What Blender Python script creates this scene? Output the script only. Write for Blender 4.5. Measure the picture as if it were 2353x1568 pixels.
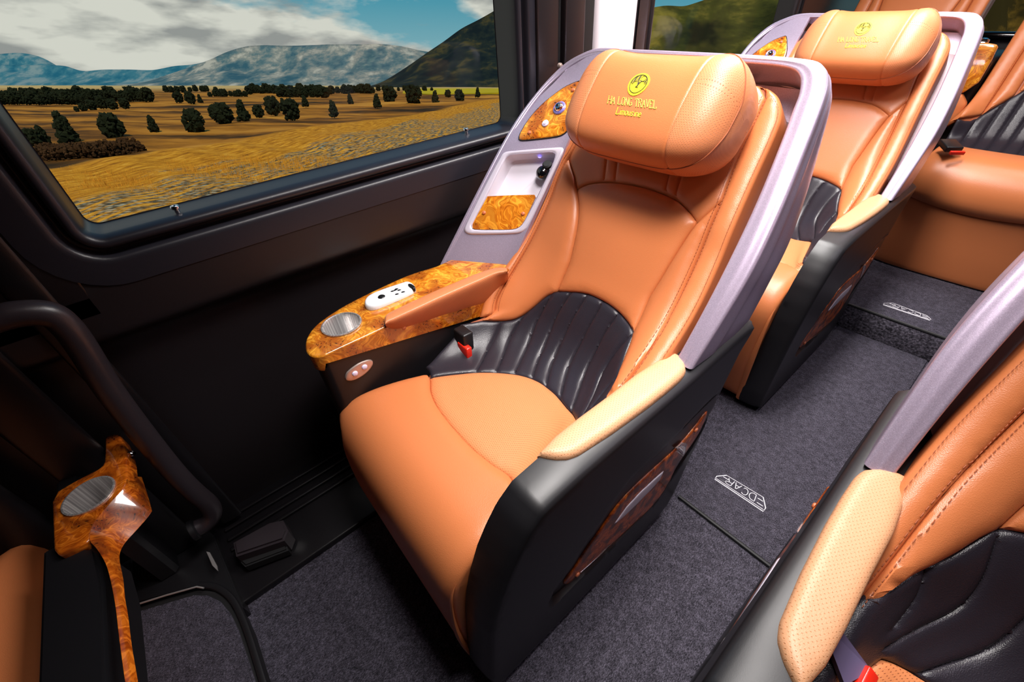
import bpy, bmesh, math, random
import numpy as np
from math import sin, cos, pi, radians
from mathutils import Vector, Matrix
from mathutils.bvhtree import BVHTree
from mathutils.geometry import delaunay_2d_cdt
random.seed(4); RNG = np.random.RandomState(4)
for o in list(bpy.data.objects): bpy.data.objects.remove(o)
SC = bpy.context.scene; COL = SC.collection

# ------------------------------------------------------------------ camera
W_, H_, F_ = 2353, 1568, 977.12
def rotm(a, b, c):
    Rz = np.array([[cos(a), -sin(a), 0], [sin(a), cos(a), 0], [0, 0, 1]])
    Rx = np.array([[1, 0, 0], [0, cos(b), -sin(b)], [0, sin(b), cos(b)]])
    Rr = np.array([[cos(c), -sin(c), 0], [sin(c), cos(c), 0], [0, 0, 1]])
    return Rz @ Rx @ Rr
RC = rotm(0.911980, 0.888179, -0.070491)
CAM = np.array([0, 0, 1.12])
cd = bpy.data.cameras.new('camera'); cam = bpy.data.objects.new('camera', cd); COL.objects.link(cam)
cd.sensor_width = 36; cd.lens = F_ / W_ * 36; cd.clip_start = .02; cd.clip_end = 20000
m4 = Matrix([list(RC[i]) + [CAM[i]] for i in range(3)] + [[0, 0, 0, 1]])
cam.matrix_world = m4; SC.camera = cam
vs = SC.view_settings; vs.view_transform = 'Standard'; vs.look = 'None'; vs.gamma = 1; vs.use_curve_mapping = False
vs.exposure = 0.0

def ray(px, py):
    r = RC @ np.array([(px - W_/2)/F_, -(py - H_/2)/F_, -1.0]); return r/np.linalg.norm(r)
def at(px, py, ax, v):
    r = ray(px, py); i = 'xyz'.index(ax); return CAM + r*((v - CAM[i])/r[i])
def Z(pts, z): return [at(p[0], p[1], 'z', z) for p in pts]
def X(pts, x): return [at(p[0], p[1], 'x', x) for p in pts]
def Y(pts, y): return [at(p[0], p[1], 'y', y) for p in pts]
def zm(pts, x0, y0, s): return [(x0 + p[0]/s, y0 + p[1]/s) for p in pts]
z1 = lambda L: zm(L, 1000, 80, 2.45)
z2 = lambda L: zm(L, 680, 560, 2.8)
z3 = lambda L: zm(L, 0, 680, 1.766)
z4 = lambda L: zm(L, 1100, 760, 1.96)
z5 = lambda L: zm(L, 1600, 0, 1.742)
z8 = lambda L: zm(L, 980, 320, 4.9)
z9 = lambda L: zm(L, 1150, 0, 4.7525)

# ------------------------------------------------------------------ landscape frame (the land outside slopes against the parked van)
nl = np.array([0, 1, (H_/2 - 195)/F_]); nl /= np.linalg.norm(nl)
fl = np.array([0, (H_/2 - 195)/F_, -1]); fl /= np.linalg.norm(fl)
LR, LF, LN = RC @ np.array([1, 0, 0]), RC @ fl, RC @ nl
LM = Matrix([[LR[i], LF[i], LN[i], CAM[i]] for i in range(3)] + [[0, 0, 0, 1]])
def land(px, py, h=-4.0):        # pixel -> (right, forward) on the plain
    r = ray(px, py); r = np.array([r @ LR, r @ LF, r @ LN]); k = h/r[2]; return r[0]*k, r[1]*k
def landray(px, py, D):          # pixel at forward distance D -> (right, D, up)
    r = ray(px, py); r = np.array([r @ LR, r @ LF, r @ LN]); return r*(D/r[1])

# ------------------------------------------------------------------ world
wd = bpy.data.worlds.new('sky'); SC.world = wd; wd.use_nodes = True
nt = wd.node_tree; nt.nodes.clear(); N = nt.nodes.new; L = nt.links.new
def wn(t, **k):
    n = N(t)
    for a, b in k.items(): setattr(n, a, b)
    return n
wo = wn('ShaderNodeOutputWorld'); wb = wn('ShaderNodeBackground'); tc = wn('ShaderNodeTexCoord')
mp = wn('ShaderNodeMapping', vector_type='POINT')
e = LM.to_3x3().transposed().to_euler(); mp.inputs['Rotation'].default_value = e
L(tc.outputs['Generated'], mp.inputs['Vector'])
sx = wn('ShaderNodeSeparateXYZ'); L(mp.outputs[0], sx.inputs[0])
rz = wn('ShaderNodeValToRGB'); L(sx.outputs[2], rz.inputs[0])
rz.color_ramp.elements[0].color = (.33, .52, .56, 1); rz.color_ramp.elements[1].color = (.02, .14, .28, 1)
rz.color_ramp.elements[1].position = .55
e2 = rz.color_ramp.elements.new(.13); e2.color = (.085, .33, .44, 1)
mp2 = wn('ShaderNodeMapping'); mp2.inputs['Scale'].default_value = (2.2, 2.2, 7.5); L(mp.outputs[0], mp2.inputs[0])
no = wn('ShaderNodeTexNoise'); no.inputs['Scale'].default_value = 1.5; no.inputs['Detail'].default_value = 9; no.inputs['Roughness'].default_value = .55
L(mp2.outputs[0], no.inputs['Vector'])
# more cloud to the left, less to the right
ma = wn('ShaderNodeMath', operation='MULTIPLY_ADD'); L(sx.outputs[0], ma.inputs[0]); ma.inputs[1].default_value = -.32; L(no.outputs['Fac'], ma.inputs[2])
mh = wn('ShaderNodeMath', operation='MULTIPLY_ADD'); L(sx.outputs[2], mh.inputs[0]); mh.inputs[1].default_value = -.35; L(ma.outputs[0], mh.inputs[2])
rc = wn('ShaderNodeValToRGB'); L(mh.outputs[0], rc.inputs[0]); rc.color_ramp.elements[0].position = .485; rc.color_ramp.elements[1].position = .575
no2 = wn('ShaderNodeTexNoise'); no2.inputs['Scale'].default_value = 3.4; no2.inputs['Detail'].default_value = 6; L(mp2.outputs[0], no2.inputs['Vector'])
rcc = wn('ShaderNodeValToRGB'); L(no2.outputs['Fac'], rcc.inputs[0])
rcc.color_ramp.elements[0].color = (.33, .33, .32, 1); rcc.color_ramp.elements[0].position = .4
rcc.color_ramp.elements[1].color = (.74, .71, .64, 1); rcc.color_ramp.elements[1].position = .56
mx = wn('ShaderNodeMixRGB'); L(rc.outputs[0], mx.inputs[0]); L(rz.outputs[0], mx.inputs[1]); L(rcc.outputs[0], mx.inputs[2])
L(mx.outputs[0], wb.inputs[0]); wb.inputs[1].default_value = 1.0; L(wb.outputs[0], wo.inputs[0])

# sun over the plain: from behind the van, high, so that roof and right wall shade the cabin
sd = bpy.data.lights.new('sun', 'SUN'); sd.energy = 2.6; sd.angle = .02; sd.color = (1, .9, .76)
so = bpy.data.objects.new('sun', sd); COL.objects.link(so)
tgt = Vector(LM.to_3x3() @ Vector((-.15, .55, -.75))); so.rotation_euler = tgt.to_track_quat('-Z', 'Y').to_euler()

def area(name, loc, sx_, sy_, en, col, tgt=None):
    d = bpy.data.lights.new(name, 'AREA'); d.shape = 'RECTANGLE'; d.size = sx_; d.size_y = sy_; d.energy = en; d.color = col
    o = bpy.data.objects.new(name, d); COL.objects.link(o); o.location = loc
    if tgt is not None: o.rotation_euler = (Vector(tgt) - Vector(loc)).to_track_quat('-Z', 'Y').to_euler()
    return o
CEIL = 1.85
LAMPS = [(-.45, 1.42, .22, 1.3, 35), (.40, 1.25, .14, 1.2, 3.5), (-.1, 2.45, .9, .2, 6)]
for i, (lx, ly, a, b, en) in enumerate(LAMPS):
    o = area('ceiling_light', (lx, ly, CEIL - .035), a, b, en, [(1, .955, .93), (.92, .86, 1), (1, .92, .9)][i]); o.data.spread = radians([140, 130, 150][i])
o = area('added_cushion_light', (-.22, .42, CEIL - .035), .30, .30, 6.0, (1, .95, .92), (-.42, .50, .4)); o.data.spread = radians(80)  # added spot aimed at the cushion, narrow so the floor stays dark

# ------------------------------------------------------------------ materials
def mat(name, col=(.5, .5, .5), rough=.5, metal=0, coat=0, spec=.5, cr=.1, sheen=0):
    m = bpy.data.materials.new(name); m.use_nodes = True; b = m.node_tree.nodes['Principled BSDF']
    b.inputs['Base Color'].default_value = (*col, 1); b.inputs['Roughness'].default_value = rough
    b.inputs['Metallic'].default_value = metal; b.inputs['Coat Weight'].default_value = coat
    b.inputs['Coat Roughness'].default_value = cr; b.inputs['Specular IOR Level'].default_value = spec
    b.inputs['Sheen Weight'].default_value = sheen
    return m
class NT:
    def __init__(s, m): s.m = m; s.t = m.node_tree; s.b = s.t.nodes['Principled BSDF']; s.lk = s.t.links.new
    def n(s, t, ins=None, **k):
        n = s.t.nodes.new(t)
        for a, b in k.items(): setattr(n, a, b)
        for a, b in (ins or {}).items():
            if isinstance(b, bpy.types.NodeSocket): s.lk(b, n.inputs[a])
            else: n.inputs[a].default_value = b
        return n
    def math(s, op, a, b=0.0, c=0.0):
        return s.n('ShaderNodeMath', {0: a, 1: b, 2: c}, operation=op).outputs[0]
    def ramp(s, f, els):
        r = s.n('ShaderNodeValToRGB', {0: f}); cr = r.color_ramp
        while len(cr.elements) < len(els): cr.elements.new(.5)
        for e, (p, c) in zip(cr.elements, els): e.position = p; e.color = (*c, 1) if len(c) == 3 else c
        return r.outputs[0]
    def bump(s, h, st, dist=.002, prev=None):
        d = {'Height': h, 'Strength': st, 'Distance': dist}
        if prev: d['Normal'] = prev
        return s.n('ShaderNodeBump', d).outputs[0]
def srgb(r, g, b):
    f = lambda c: ((c/255 + .055)/1.055)**2.4 if c > 10 else c/255/12.92
    return (f(r), f(g), f(b))

def leather(name, col, rough=.42, perf=0, dot=(.2, .07, .03), grain=.25, pr=.2):
    m = mat(name, col, rough, spec=.5); t = NT(m)
    co = t.n('ShaderNodeTexCoord')
    ns = t.n('ShaderNodeTexNoise', {'Vector': co.outputs['Object'], 'Scale': 7.0, 'Detail': 3.0}).outputs['Fac']
    vo = t.n('ShaderNodeTexVoronoi', {'Vector': co.outputs['Object'], 'Scale': 700.0}).outputs['Distance']
    c = t.n('ShaderNodeMixRGB', {0: t.math('MULTIPLY', ns, .35), 1: (*col, 1), 2: (*[x*.85 for x in col], 1)}).outputs[0]
    nb = t.bump(vo, grain, .0006)
    if perf:
        uv = t.n('ShaderNodeSeparateXYZ', {0: co.outputs['UV']})
        u = t.math('MULTIPLY', uv.outputs[0], 1/perf); v = t.math('MULTIPLY', uv.outputs[1], 1/perf)
        v = t.math('MULTIPLY', v, 1.25)
        off = t.math('MULTIPLY', t.math('FLOORED_MODULO', t.math('FLOOR', v), 2.0), .5)
        fu = t.math('SUBTRACT', t.math('FRACT', t.math('ADD', u, off)), .5); fv = t.math('SUBTRACT', t.math('FRACT', v), .5)
        d = t.math('SQRT', t.math('ADD', t.math('MULTIPLY', fu, fu), t.math('MULTIPLY', fv, fv)))
        k = t.ramp(d, [(pr*.75, (1, 1, 1)), (pr*1.3, (0, 0, 0))])
        c = t.n('ShaderNodeMixRGB', {0: k, 1: c, 2: (*dot, 1)}).outputs[0]
        nb = t.bump(t.math('SUBTRACT', 1.0, k), .5, .0008, nb)
    t.lk(c, t.b.inputs['Base Color']); t.lk(nb, t.b.inputs['Normal'])
    return m
TAN = srgb(205, 120, 71)
M_tan = leather('tan_leather', TAN, .36)
M_tanp = leather('perforated_tan_leather', srgb(216, 134, 84), .42, .0050, srgb(156, 82, 46), pr=.15)
M_pad = leather('pale_perforated_leather', srgb(208, 154, 114), .45, .0052, srgb(190, 128, 84), pr=.13)
M_padl = leather('console_perforated_leather', srgb(210, 130, 84), .42, .0046, srgb(164, 88, 52), pr=.14)
M_blk = leather('black_leather', srgb(40, 36, 44), .33, grain=.35)
M_stitch = mat('tan_thread', srgb(166, 88, 50), .7)
M_stitchb = mat('dark_thread', srgb(24, 22, 30), .7)
M_seam = mat('seam_welt', srgb(165, 88, 52), .6)

def plastic(name, col, rough, grain=.3, metal=0, coat=0, sc=900.):
    m = mat(name, col, rough, metal, coat); t = NT(m); co = t.n('ShaderNodeTexCoord')
    ns = t.n('ShaderNodeTexNoise', {'Vector': co.outputs['Object'], 'Scale': sc, 'Detail': 2.0}).outputs['Fac']
    t.lk(t.bump(ns, grain, .0004), t.b.inputs['Normal']); return m
M_bp = plastic('black_plastic', srgb(20, 19, 22), .42, .1)
M_bar = plastic('grab_bar_coating', srgb(44, 38, 42), .33, .3)
M_wall = plastic('wall_black_plastic', srgb(18, 16, 19), .36, .35)
M_wall2 = plastic('wall_brown_black_plastic', srgb(30, 25, 27), .38, .3)
M_sill = plastic('sill_painted_metal', srgb(34, 33, 40), .35, .3)
M_gloss = mat('gloss_black', srgb(10, 10, 14), .08, coat=1)
M_white = plastic('white_trim_panel', srgb(232, 222, 228), .5, .15)
M_rub = mat('rubber_seal', srgb(14, 14, 16), .6)
# silver lilac metallic paint with flakes
M_sil = mat('silver_lilac_paint', srgb(176, 160, 178), .34, .55, .4, cr=.25); t = NT(M_sil); co = t.n('ShaderNodeTexCoord')
fl_ = t.n('ShaderNodeTexVoronoi', {'Vector': co.outputs['Object'], 'Scale': 1500.0}).outputs['Color']
bw = t.n('ShaderNodeSeparateColor', {0: fl_}).outputs[0]
t.lk(t.ramp(bw, [(0, srgb(176, 160, 182)), (.7, srgb(190, 174, 196)), (1, srgb(206, 190, 212))]), t.b.inputs['Base Color'])
M_silw = mat('pale_silver_paint', srgb(205, 196, 210), .35, .15, .3, cr=.2)
M_tray = mat('white_tray_liner', srgb(226, 220, 232), .45)
M_shelld = mat('shell_inner_shade', srgb(118, 98, 104), .45, .3)  # shell paint darkened to brown for shade and reflections inside the recess
M_chrome = mat('chrome', (.75, .73, .75), .12, 1)
M_steel = mat('brushed_steel', (.80, .77, .75), .30, .72); t = NT(M_steel); co = t.n('ShaderNodeTexCoord')
mpp = t.n('ShaderNodeMapping', {0: co.outputs['UV'], 'Scale': (160.0, 3.0, 1.0)}).outputs[0]
sn = t.n('ShaderNodeTexNoise', {'Vector': mpp, 'Scale': 2.0, 'Detail': 3.0}).outputs['Fac']
t.lk(t.ramp(sn, [(.3, (.36, .34, .34)), (.5, (.62, .59, .58)), (.7, (.92, .90, .88))]), t.b.inputs['Base Color'])
t.lk(t.bump(sn, .3, .001), t.b.inputs['Normal'])
M_dsteel = mat('shaded_cup_steel', (.16, .15, .15), .45, 1)  # steel darkened so the cup bottom looks deep in shade
M_ceil = plastic('grey_headliner', srgb(96, 90, 94), .8)
M_btnpl = mat('champagne_metal', srgb(200, 178, 168), .35, .7)
M_copper = mat('tan_screw_cap', srgb(200, 110, 70), .35)
M_red = mat('red_plastic', srgb(225, 40, 22), .3, coat=.5)
M_whitepl = mat('white_plastic', srgb(230, 232, 235), .3, coat=.3)
M_bbtn = mat('black_button', srgb(20, 20, 22), .25)
M_belt = mat('lilac_grey_webbing', srgb(96, 88, 120), .5)
M_clear = mat('clear_clip', (.85, .8, .8), .05, coat=1); M_clear.node_tree.nodes['Principled BSDF'].inputs['Transmission Weight'].default_value = .8
M_yel = mat('yellow_thread', srgb(226, 205, 40), .55)
M_yel2 = mat('green_gold_thread', srgb(196, 190, 70), .55)
M_ink = mat('black_thread', srgb(45, 40, 20), .6)
M_logo = mat('silver_lettering', srgb(205, 203, 210), .4, .2)
M_led = mat('blue_led', (.1, .1, .9), .2); bb = M_led.node_tree.nodes['Principled BSDF']; bb.inputs['Emission Color'].default_value = (.25, .2, 1, 1); bb.inputs['Emission Strength'].default_value = 3
M_lens = mat('frosted_lamp_lens', srgb(225, 215, 245), .25, coat=1)
M_purp = mat('lilac_lamp_ring', srgb(150, 140, 225), .2, .3, 1)

def burl(name, cols, sc=1.0, seed=0.):
    m = mat(name, cols[1], .22, coat=1, cr=.04, spec=.4); t = NT(m); co = t.n('ShaderNodeTexCoord')
    mpv = t.n('ShaderNodeMapping', {0: co.outputs['Object'], 'Location': (seed, seed*.7, seed*1.3)}).outputs[0]
    w = t.n('ShaderNodeTexNoise', {'Vector': mpv, 'Scale': 11*sc, 'Detail': 2.0}).outputs['Color']
    v = t.n('ShaderNodeVectorMath', {0: mpv, 1: t.n('ShaderNodeVectorMath', {0: w, 'Scale': .16/sc}, operation='SCALE').outputs[0]}, operation='ADD').outputs[0]
    f = t.n('ShaderNodeTexNoise', {'Vector': v, 'Scale': 15*sc, 'Detail': 2.5, 'Roughness': .45, 'Distortion': .8}).outputs['Fac']
    ln = t.math('SINE', t.math('MULTIPLY', f, 84.0)); ln2 = t.math('SINE', t.math('MULTIPLY', f, 31.0))
    a = t.n('ShaderNodeTexNoise', {'Vector': v, 'Scale': 24*sc, 'Detail': 5.0, 'Roughness': .6, 'Distortion': 1.0}).outputs['Fac']
    base = t.ramp(a, [(.28, cols[2]), (.43, cols[1]), (.56, cols[0]), (.70, cols[1]), (.82, cols[2])])
    k1 = t.ramp(ln, [(0, (.68, .56, .48)), (.35, (1, 1, 1))]); k2 = t.ramp(ln2, [(0, (.72, .6, .5)), (.6, (1, 1, 1))])
    base = t.n('ShaderNodeMixRGB', {0: .85, 1: base, 2: k1}, blend_type='MULTIPLY').outputs[0]
    base = t.n('ShaderNodeMixRGB', {0: .8, 1: base, 2: k2}, blend_type='MULTIPLY').outputs[0]
    cl = t.n('ShaderNodeTexNoise', {'Vector': mpv, 'Scale': 17*sc, 'Detail': 1.0}).outputs['Fac']
    vo = t.n('ShaderNodeTexVoronoi', {'Vector': v, 'Scale': 120*sc, 'Randomness': 1.0}).outputs['Distance']
    msk = t.ramp(cl, [(.50, (0, 0, 0)), (.59, (1, 1, 1))])
    eye = t.math('MULTIPLY', t.ramp(vo, [(.14, (1, 1, 1)), (.36, (0, 0, 0))]), msk)
    base = t.n('ShaderNodeMixRGB', {0: t.math('MULTIPLY', msk, .75), 1: base, 2: (*cols[3], 1)}).outputs[0]
    c = t.n('ShaderNodeMixRGB', {0: eye, 1: base, 2: (*cols[4], 1)}).outputs[0]
    t.lk(c, t.b.inputs['Base Color']); return m
M_burl = burl('burl_walnut_veneer', [srgb(248, 178, 60), srgb(232, 146, 38), srgb(196, 104, 24), srgb(150, 70, 20), srgb(60, 24, 10)])
M_burlm = burl('red_burl_veneer', [srgb(226, 128, 34), srgb(196, 98, 24), srgb(140, 60, 16), srgb(100, 40, 14), srgb(38, 14, 8)], 1.1, 5.3)
M_burld = burl('shaded_burl_veneer', [srgb(226, 120, 36), srgb(170, 76, 24), srgb(104, 42, 16), srgb(58, 22, 10), srgb(26, 10, 6)], 1.5, 3.1)  # same burl, redder, with the weaker light on the sides put into its colour
M_burld.node_tree.nodes['Principled BSDF'].inputs['Coat Weight'].default_value = .3; M_burld.node_tree.nodes['Principled BSDF'].inputs['Roughness'].default_value = .4

def carpet(name, c1, c2, sc=420., rib=True, bstr=.8):
    m = mat(name, c1, .9, spec=.2); t = NT(m); co = t.n('ShaderNodeTexCoord')
    mpv = t.n('ShaderNodeMapping', {0: co.outputs['Object'], 'Scale': (1.0, .42 if rib else 1., 1.0)}).outputs[0]
    a = t.n('ShaderNodeTexNoise', {'Vector': mpv, 'Scale': sc, 'Detail': 3.0, 'Roughness': .7}).outputs['Fac']
    b = t.n('ShaderNodeTexNoise', {'Vector': co.outputs['Object'], 'Scale': sc*.12, 'Detail': 3.0}).outputs['Fac']
    k = t.math('ADD', t.math('MULTIPLY', a, .8), t.math('MULTIPLY', b, .2))
    t.lk(t.ramp(k, [(.36, c1), (.52, [(x+y)/2.6 for x, y in zip(c1, c2)]), (.66, c2)]), t.b.inputs['Base Color'])
    t.lk(t.bump(a, bstr, .003), t.b.inputs['Normal']); return m
M_car = carpet('charcoal_carpet', srgb(14, 13, 18), srgb(106, 101, 116), 640.)
M_carc = carpet('riser_carpet', srgb(26, 24, 30), srgb(130, 124, 138), 130., False, 1.)

# ------------------------------------------------------------------ building helpers
OFF = {}
def link(o): COL.objects.link(o); return o
def thing(name, label, cat, loc=(0, 0, 0), group=None, kind=None):
    o = link(bpy.data.objects.new(name, None)); o.location = loc; o['label'] = label; o['category'] = cat
    o.empty_display_size = .05
    if group: o['group'] = group
    if kind: o['kind'] = kind
    OFF[o.name] = np.array(loc, float); return o
def tag(o, label=None, cat=None, group=None, kind=None):
    if label: o['label'] = label
    if cat: o['category'] = cat
    if group: o['group'] = group
    if kind: o['kind'] = kind
    return o
def obj(name, V, Fc, m, parent=None, uv=None, smooth=True, ang=38, origin=None):
    V = np.asarray(V, float)
    off = OFF[parent.name] if parent else (np.array(origin, float) if origin is not None else V.mean(0)*[1, 1, 0] + [0, 0, V[:, 2].min()])
    me = bpy.data.meshes.new(name); me.from_pydata([tuple(v) for v in V - off], [], [tuple(int(i) for i in f) for f in Fc])
    me.materials.append(m)
    if uv is not None:
        ul = me.uv_layers.new(name='UVMap'); li = np.zeros(len(me.loops), int); me.loops.foreach_get('vertex_index', li)
        ul.data.foreach_set('uv', np.asarray(uv, float)[li].ravel())
    me.update()
    if smooth:
        me.shade_smooth(); me.set_sharp_from_angle(angle=radians(ang))
    o = link(bpy.data.objects.new(name, me))
    if parent: o.parent = parent; OFF[o.name] = off
    else: o.location = off; OFF[o.name] = off
    return o
class MB:
    def __init__(s): s.V = []; s.F = []; s.U = []
    def add(s, V, F, U=None):
        b = len(s.V); s.V += [tuple(v) for v in V]; s.F += [tuple(i + b for i in f) for f in F]
        s.U += [tuple(u) for u in U] if U is not None else [(v[0], v[1]) for v in V]
        return s
    def build(s, name, m, parent=None, **k): return obj(name, s.V, s.F, m, parent, uv=s.U, **k)
def grid_faces(nu, nv, cu=False, cv=False, b=0):
    F = []
    for i in range(nu if cu else nu - 1):
        for j in range(nv if cv else nv - 1):
            i2, j2 = (i + 1) % nu, (j + 1) % nv
            F.append((b + i*nv + j, b + i2*nv + j, b + i2*nv + j2, b + i*nv + j2))
    return F
def fixn(V, F):
    bm = bmesh.new(); vv = [bm.verts.new(v) for v in V]
    for f in F:
        try: bm.faces.new([vv[i] for i in f])
        except ValueError: pass
    bmesh.ops.recalc_face_normals(bm, faces=bm.faces)
    bm.verts.index_update()
    V2 = [tuple(v.co) for v in bm.verts]; F2 = [tuple(v.index for v in f.verts) for f in bm.faces]; bm.free(); return V2, F2
def box(c, s, bev=.0, seg=3, rot=None):
    bm = bmesh.new(); bmesh.ops.create_cube(bm, size=1)
    for v in bm.verts: v.co = Vector([v.co[i]*s[i] for i in range(3)])
    if bev: bmesh.ops.bevel(bm, geom=bm.edges[:], offset=bev, segments=seg, affect='EDGES', profile=.5)
    V = [np.array(v.co) for v in bm.verts]; F = [tuple(x.index for x in f.verts) for f in bm.faces]; bm.free()
    if rot is not None: V = [rot @ v for v in V]
    return [v + np.array(c) for v in V], F
def frame(a, up=(0, 0, 1)):
    a = np.array(a, float); a /= np.linalg.norm(a); u = np.array(up, float); b = np.cross(u, a)
    if np.linalg.norm(b) < 1e-6: b = np.cross([1, 0, 0], a)
    b /= np.linalg.norm(b); return np.stack([a, b, np.cross(a, b)], 1)
def tube(P, r, n=8, closed=False, flat=1.0, ref=None, caps=True):
    P = np.array(P, float); k = len(P)
    T = np.roll(P, -1, 0) - np.roll(P, 1, 0)
    if not closed: T[0] = P[1] - P[0]; T[-1] = P[-1] - P[-2]
    T /= np.linalg.norm(T, axis=1)[:, None] + 1e-12
    r = np.broadcast_to(np.array(r, float), (k,))
    u = np.array(ref if ref is not None else (0.03, 0.02, 1), float); V = []
    nrm = u
    for i in range(k):
        if ref is None and i > 0: u = nrm
        b = np.cross(T[i], u)
        if np.linalg.norm(b) < 1e-6: b = np.cross(T[i], [1, .1, 0])
        b /= np.linalg.norm(b); nrm = np.cross(b, T[i])
        for j in range(n):
            a = 2*pi*j/n; V.append(P[i] + r[i]*(cos(a)*b + sin(a)*flat*nrm))
    F = grid_faces(k, n, closed, True)
    if caps and not closed: F += [tuple(range(n))[::-1], tuple(range((k-1)*n, k*n))]
    return V, F
def lathe(prof, c, ax=(0, 0, 1), n=32, cap=True):
    Fm = frame(ax, (0.1, 1, 0.05)); a, b, d = Fm[:, 0], Fm[:, 1], Fm[:, 2]; V = []; U = []
    for (r, h) in prof:
        for j in range(n):
            t_ = 2*pi*j/n; V.append(np.array(c) + a*h + r*(cos(t_)*b + sin(t_)*d)); U.append((t_*.04, h))
    F = grid_faces(len(prof), n, False, True)
    if cap:
        if prof[0][0] > 1e-5: F.append(tuple(range(n)))
        if prof[-1][0] > 1e-5: F.append(tuple(range((len(prof)-1)*n, len(prof)*n))[::-1])
    return V, F
def chk(P, it=2, closed=True):
    P = np.array(P, float)
    for _ in range(it):
        if closed:
            Q = np.roll(P, -1, 0); P = np.stack([.75*P + .25*Q, .25*P + .75*Q], 1).reshape(-1, P.shape[1])
        else:
            A, B = P[:-1], P[1:]; M = np.stack([.75*A + .25*B, .25*A + .75*B], 1).reshape(-1, P.shape[1])
            P = np.vstack([P[:1], M[1:-1], P[-1:]])
    return P
def cat(P, m=6, closed=False):
    P = np.array(P, float); n = len(P); out = []
    for i in range(n if closed else n - 1):
        g = (lambda k: P[k % n]) if closed else (lambda k: P[min(max(k, 0), n-1)])
        a, b, c, d = g(i-1), g(i), g(i+1), g(i+2)
        for j in range(m):
            t_ = j/m; out.append(.5*((2*b) + (-a + c)*t_ + (2*a - 5*b + 4*c - d)*t_**2 + (-a + 3*b - 3*c + d)*t_**3))
    if not closed: out.append(P[-1])
    return np.array(out)
def resamp(P, step, closed=True):
    P = np.array(P, float)
    if closed: P = np.vstack([P, P[:1]])
    d = np.r_[0, np.cumsum(np.linalg.norm(np.diff(P, axis=0), axis=1))]
    n = max(3, int(round(d[-1]/step))); s = np.linspace(0, d[-1], n + 1)
    Q = np.stack([np.interp(s, d, P[:, k]) for k in range(P.shape[1])], 1)
    return Q[:-1] if closed else Q
def segdist(P, L, closed=False):
    P = np.asarray(P, float).reshape(-1, 2); L = np.asarray(L, float); B = np.roll(L, -1, 0) if closed else L[1:]; A = L if closed else L[:-1]
    best = np.full(len(P), 1e9)
    for a, b in zip(A, B):
        ab = b - a; t_ = np.clip(((P - a) @ ab)/(ab @ ab + 1e-15), 0, 1)
        d = np.hypot(*(P - a - t_[:, None]*ab).T); np.minimum(best, d, out=best)
    return best
def inside(P, L):
    P = np.asarray(P, float).reshape(-1, 2); L = np.asarray(L); r = np.zeros(len(P), bool); x, y = P[:, 0], P[:, 1]
    for (x1, y1), (x2, y2) in zip(L, np.roll(L, -1, 0)):
        if y1 == y2: continue
        c = ((y1 > y) != (y2 > y)) & (x < (x2 - x1)*(y - y1)/(y2 - y1) + x1); r ^= c
    return r
class Surf:
    """a smooth surface fn(u, v) -> points; panels, seams and lettering are laid on it"""
    def __init__(s, fn, u0, u1, v0, v1, nu=50, nv=80, flip=False):
        s.fn = fn; s.flip = flip; s.flat = nu < 6; U, Vv = np.linspace(u0, u1, nu), np.linspace(v0, v1, nv); s.U, s.Vv = U, Vv
        g = np.array([(u, v) for u in U for v in Vv]); P = fn(g[:, 0], g[:, 1])
        s.f = grid_faces(nu, nv); s.nv = nv; s.bvh = BVHTree.FromPolygons([tuple(p) for p in P], s.f)
    def __call__(s, uv, h=0.):
        uv = np.atleast_2d(np.asarray(uv, float)); P = s.fn(uv[:, 0], uv[:, 1])
        return P + s.normal(uv)*np.broadcast_to(np.asarray(h, float), (len(uv),))[:, None]
    def normal(s, uv):
        e_ = 1e-4; u, v = uv[:, 0], uv[:, 1]
        a = s.fn(u + e_, v) - s.fn(u - e_, v); b = s.fn(u, v + e_) - s.fn(u, v - e_)
        n = np.cross(a, b); n /= np.linalg.norm(n, axis=1)[:, None] + 1e-15
        return -n if s.flip else n
    def un(s, pts):
        out = []
        for p in pts:
            d = ray(*p); hit = s.bvh.ray_cast(Vector(CAM), Vector(d))
            if hit[0] is None:
                hit = s.bvh.find_nearest(Vector(CAM + d*1.1))
            k = s.f[hit[2]][0]; u, v = s.U[k//s.nv], s.Vv[k % s.nv]; t_ = np.linalg.norm(np.array(hit[0]) - CAM)
            x = np.array([u, v, t_])
            for _ in range(6):
                f0 = s.fn(x[:1], x[1:2])[0]; e_ = 1e-5
                r = f0 - CAM - d*x[2]
                J = np.stack([(s.fn(x[:1]+e_, x[1:2])[0]-f0)/e_, (s.fn(x[:1], x[1:2]+e_)[0]-f0)/e_, -d], 1)
                try: st = np.linalg.solve(J, -r)
                except Exception: break
                st = st if s.flat else np.clip(st, -.04, .04); x = x + st
            out.append(x[:2])
        return np.array(out)
def flatsurf(o, eu, ev, r=3.):
    o, eu, ev = [np.array(a, float) for a in (o, eu, ev)]
    return Surf(lambda u, v: o + np.outer(u, eu) + np.outer(v, ev), -r, r, -r, r, 3, 3)
def puff(Hh, r, dip=.0):
    def f(d, uv):
        k = 1 - np.clip(d/r, 0, 1); return Hh*np.sqrt(np.clip(1 - k*k, 0, 1)) - dip
    return f
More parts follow.
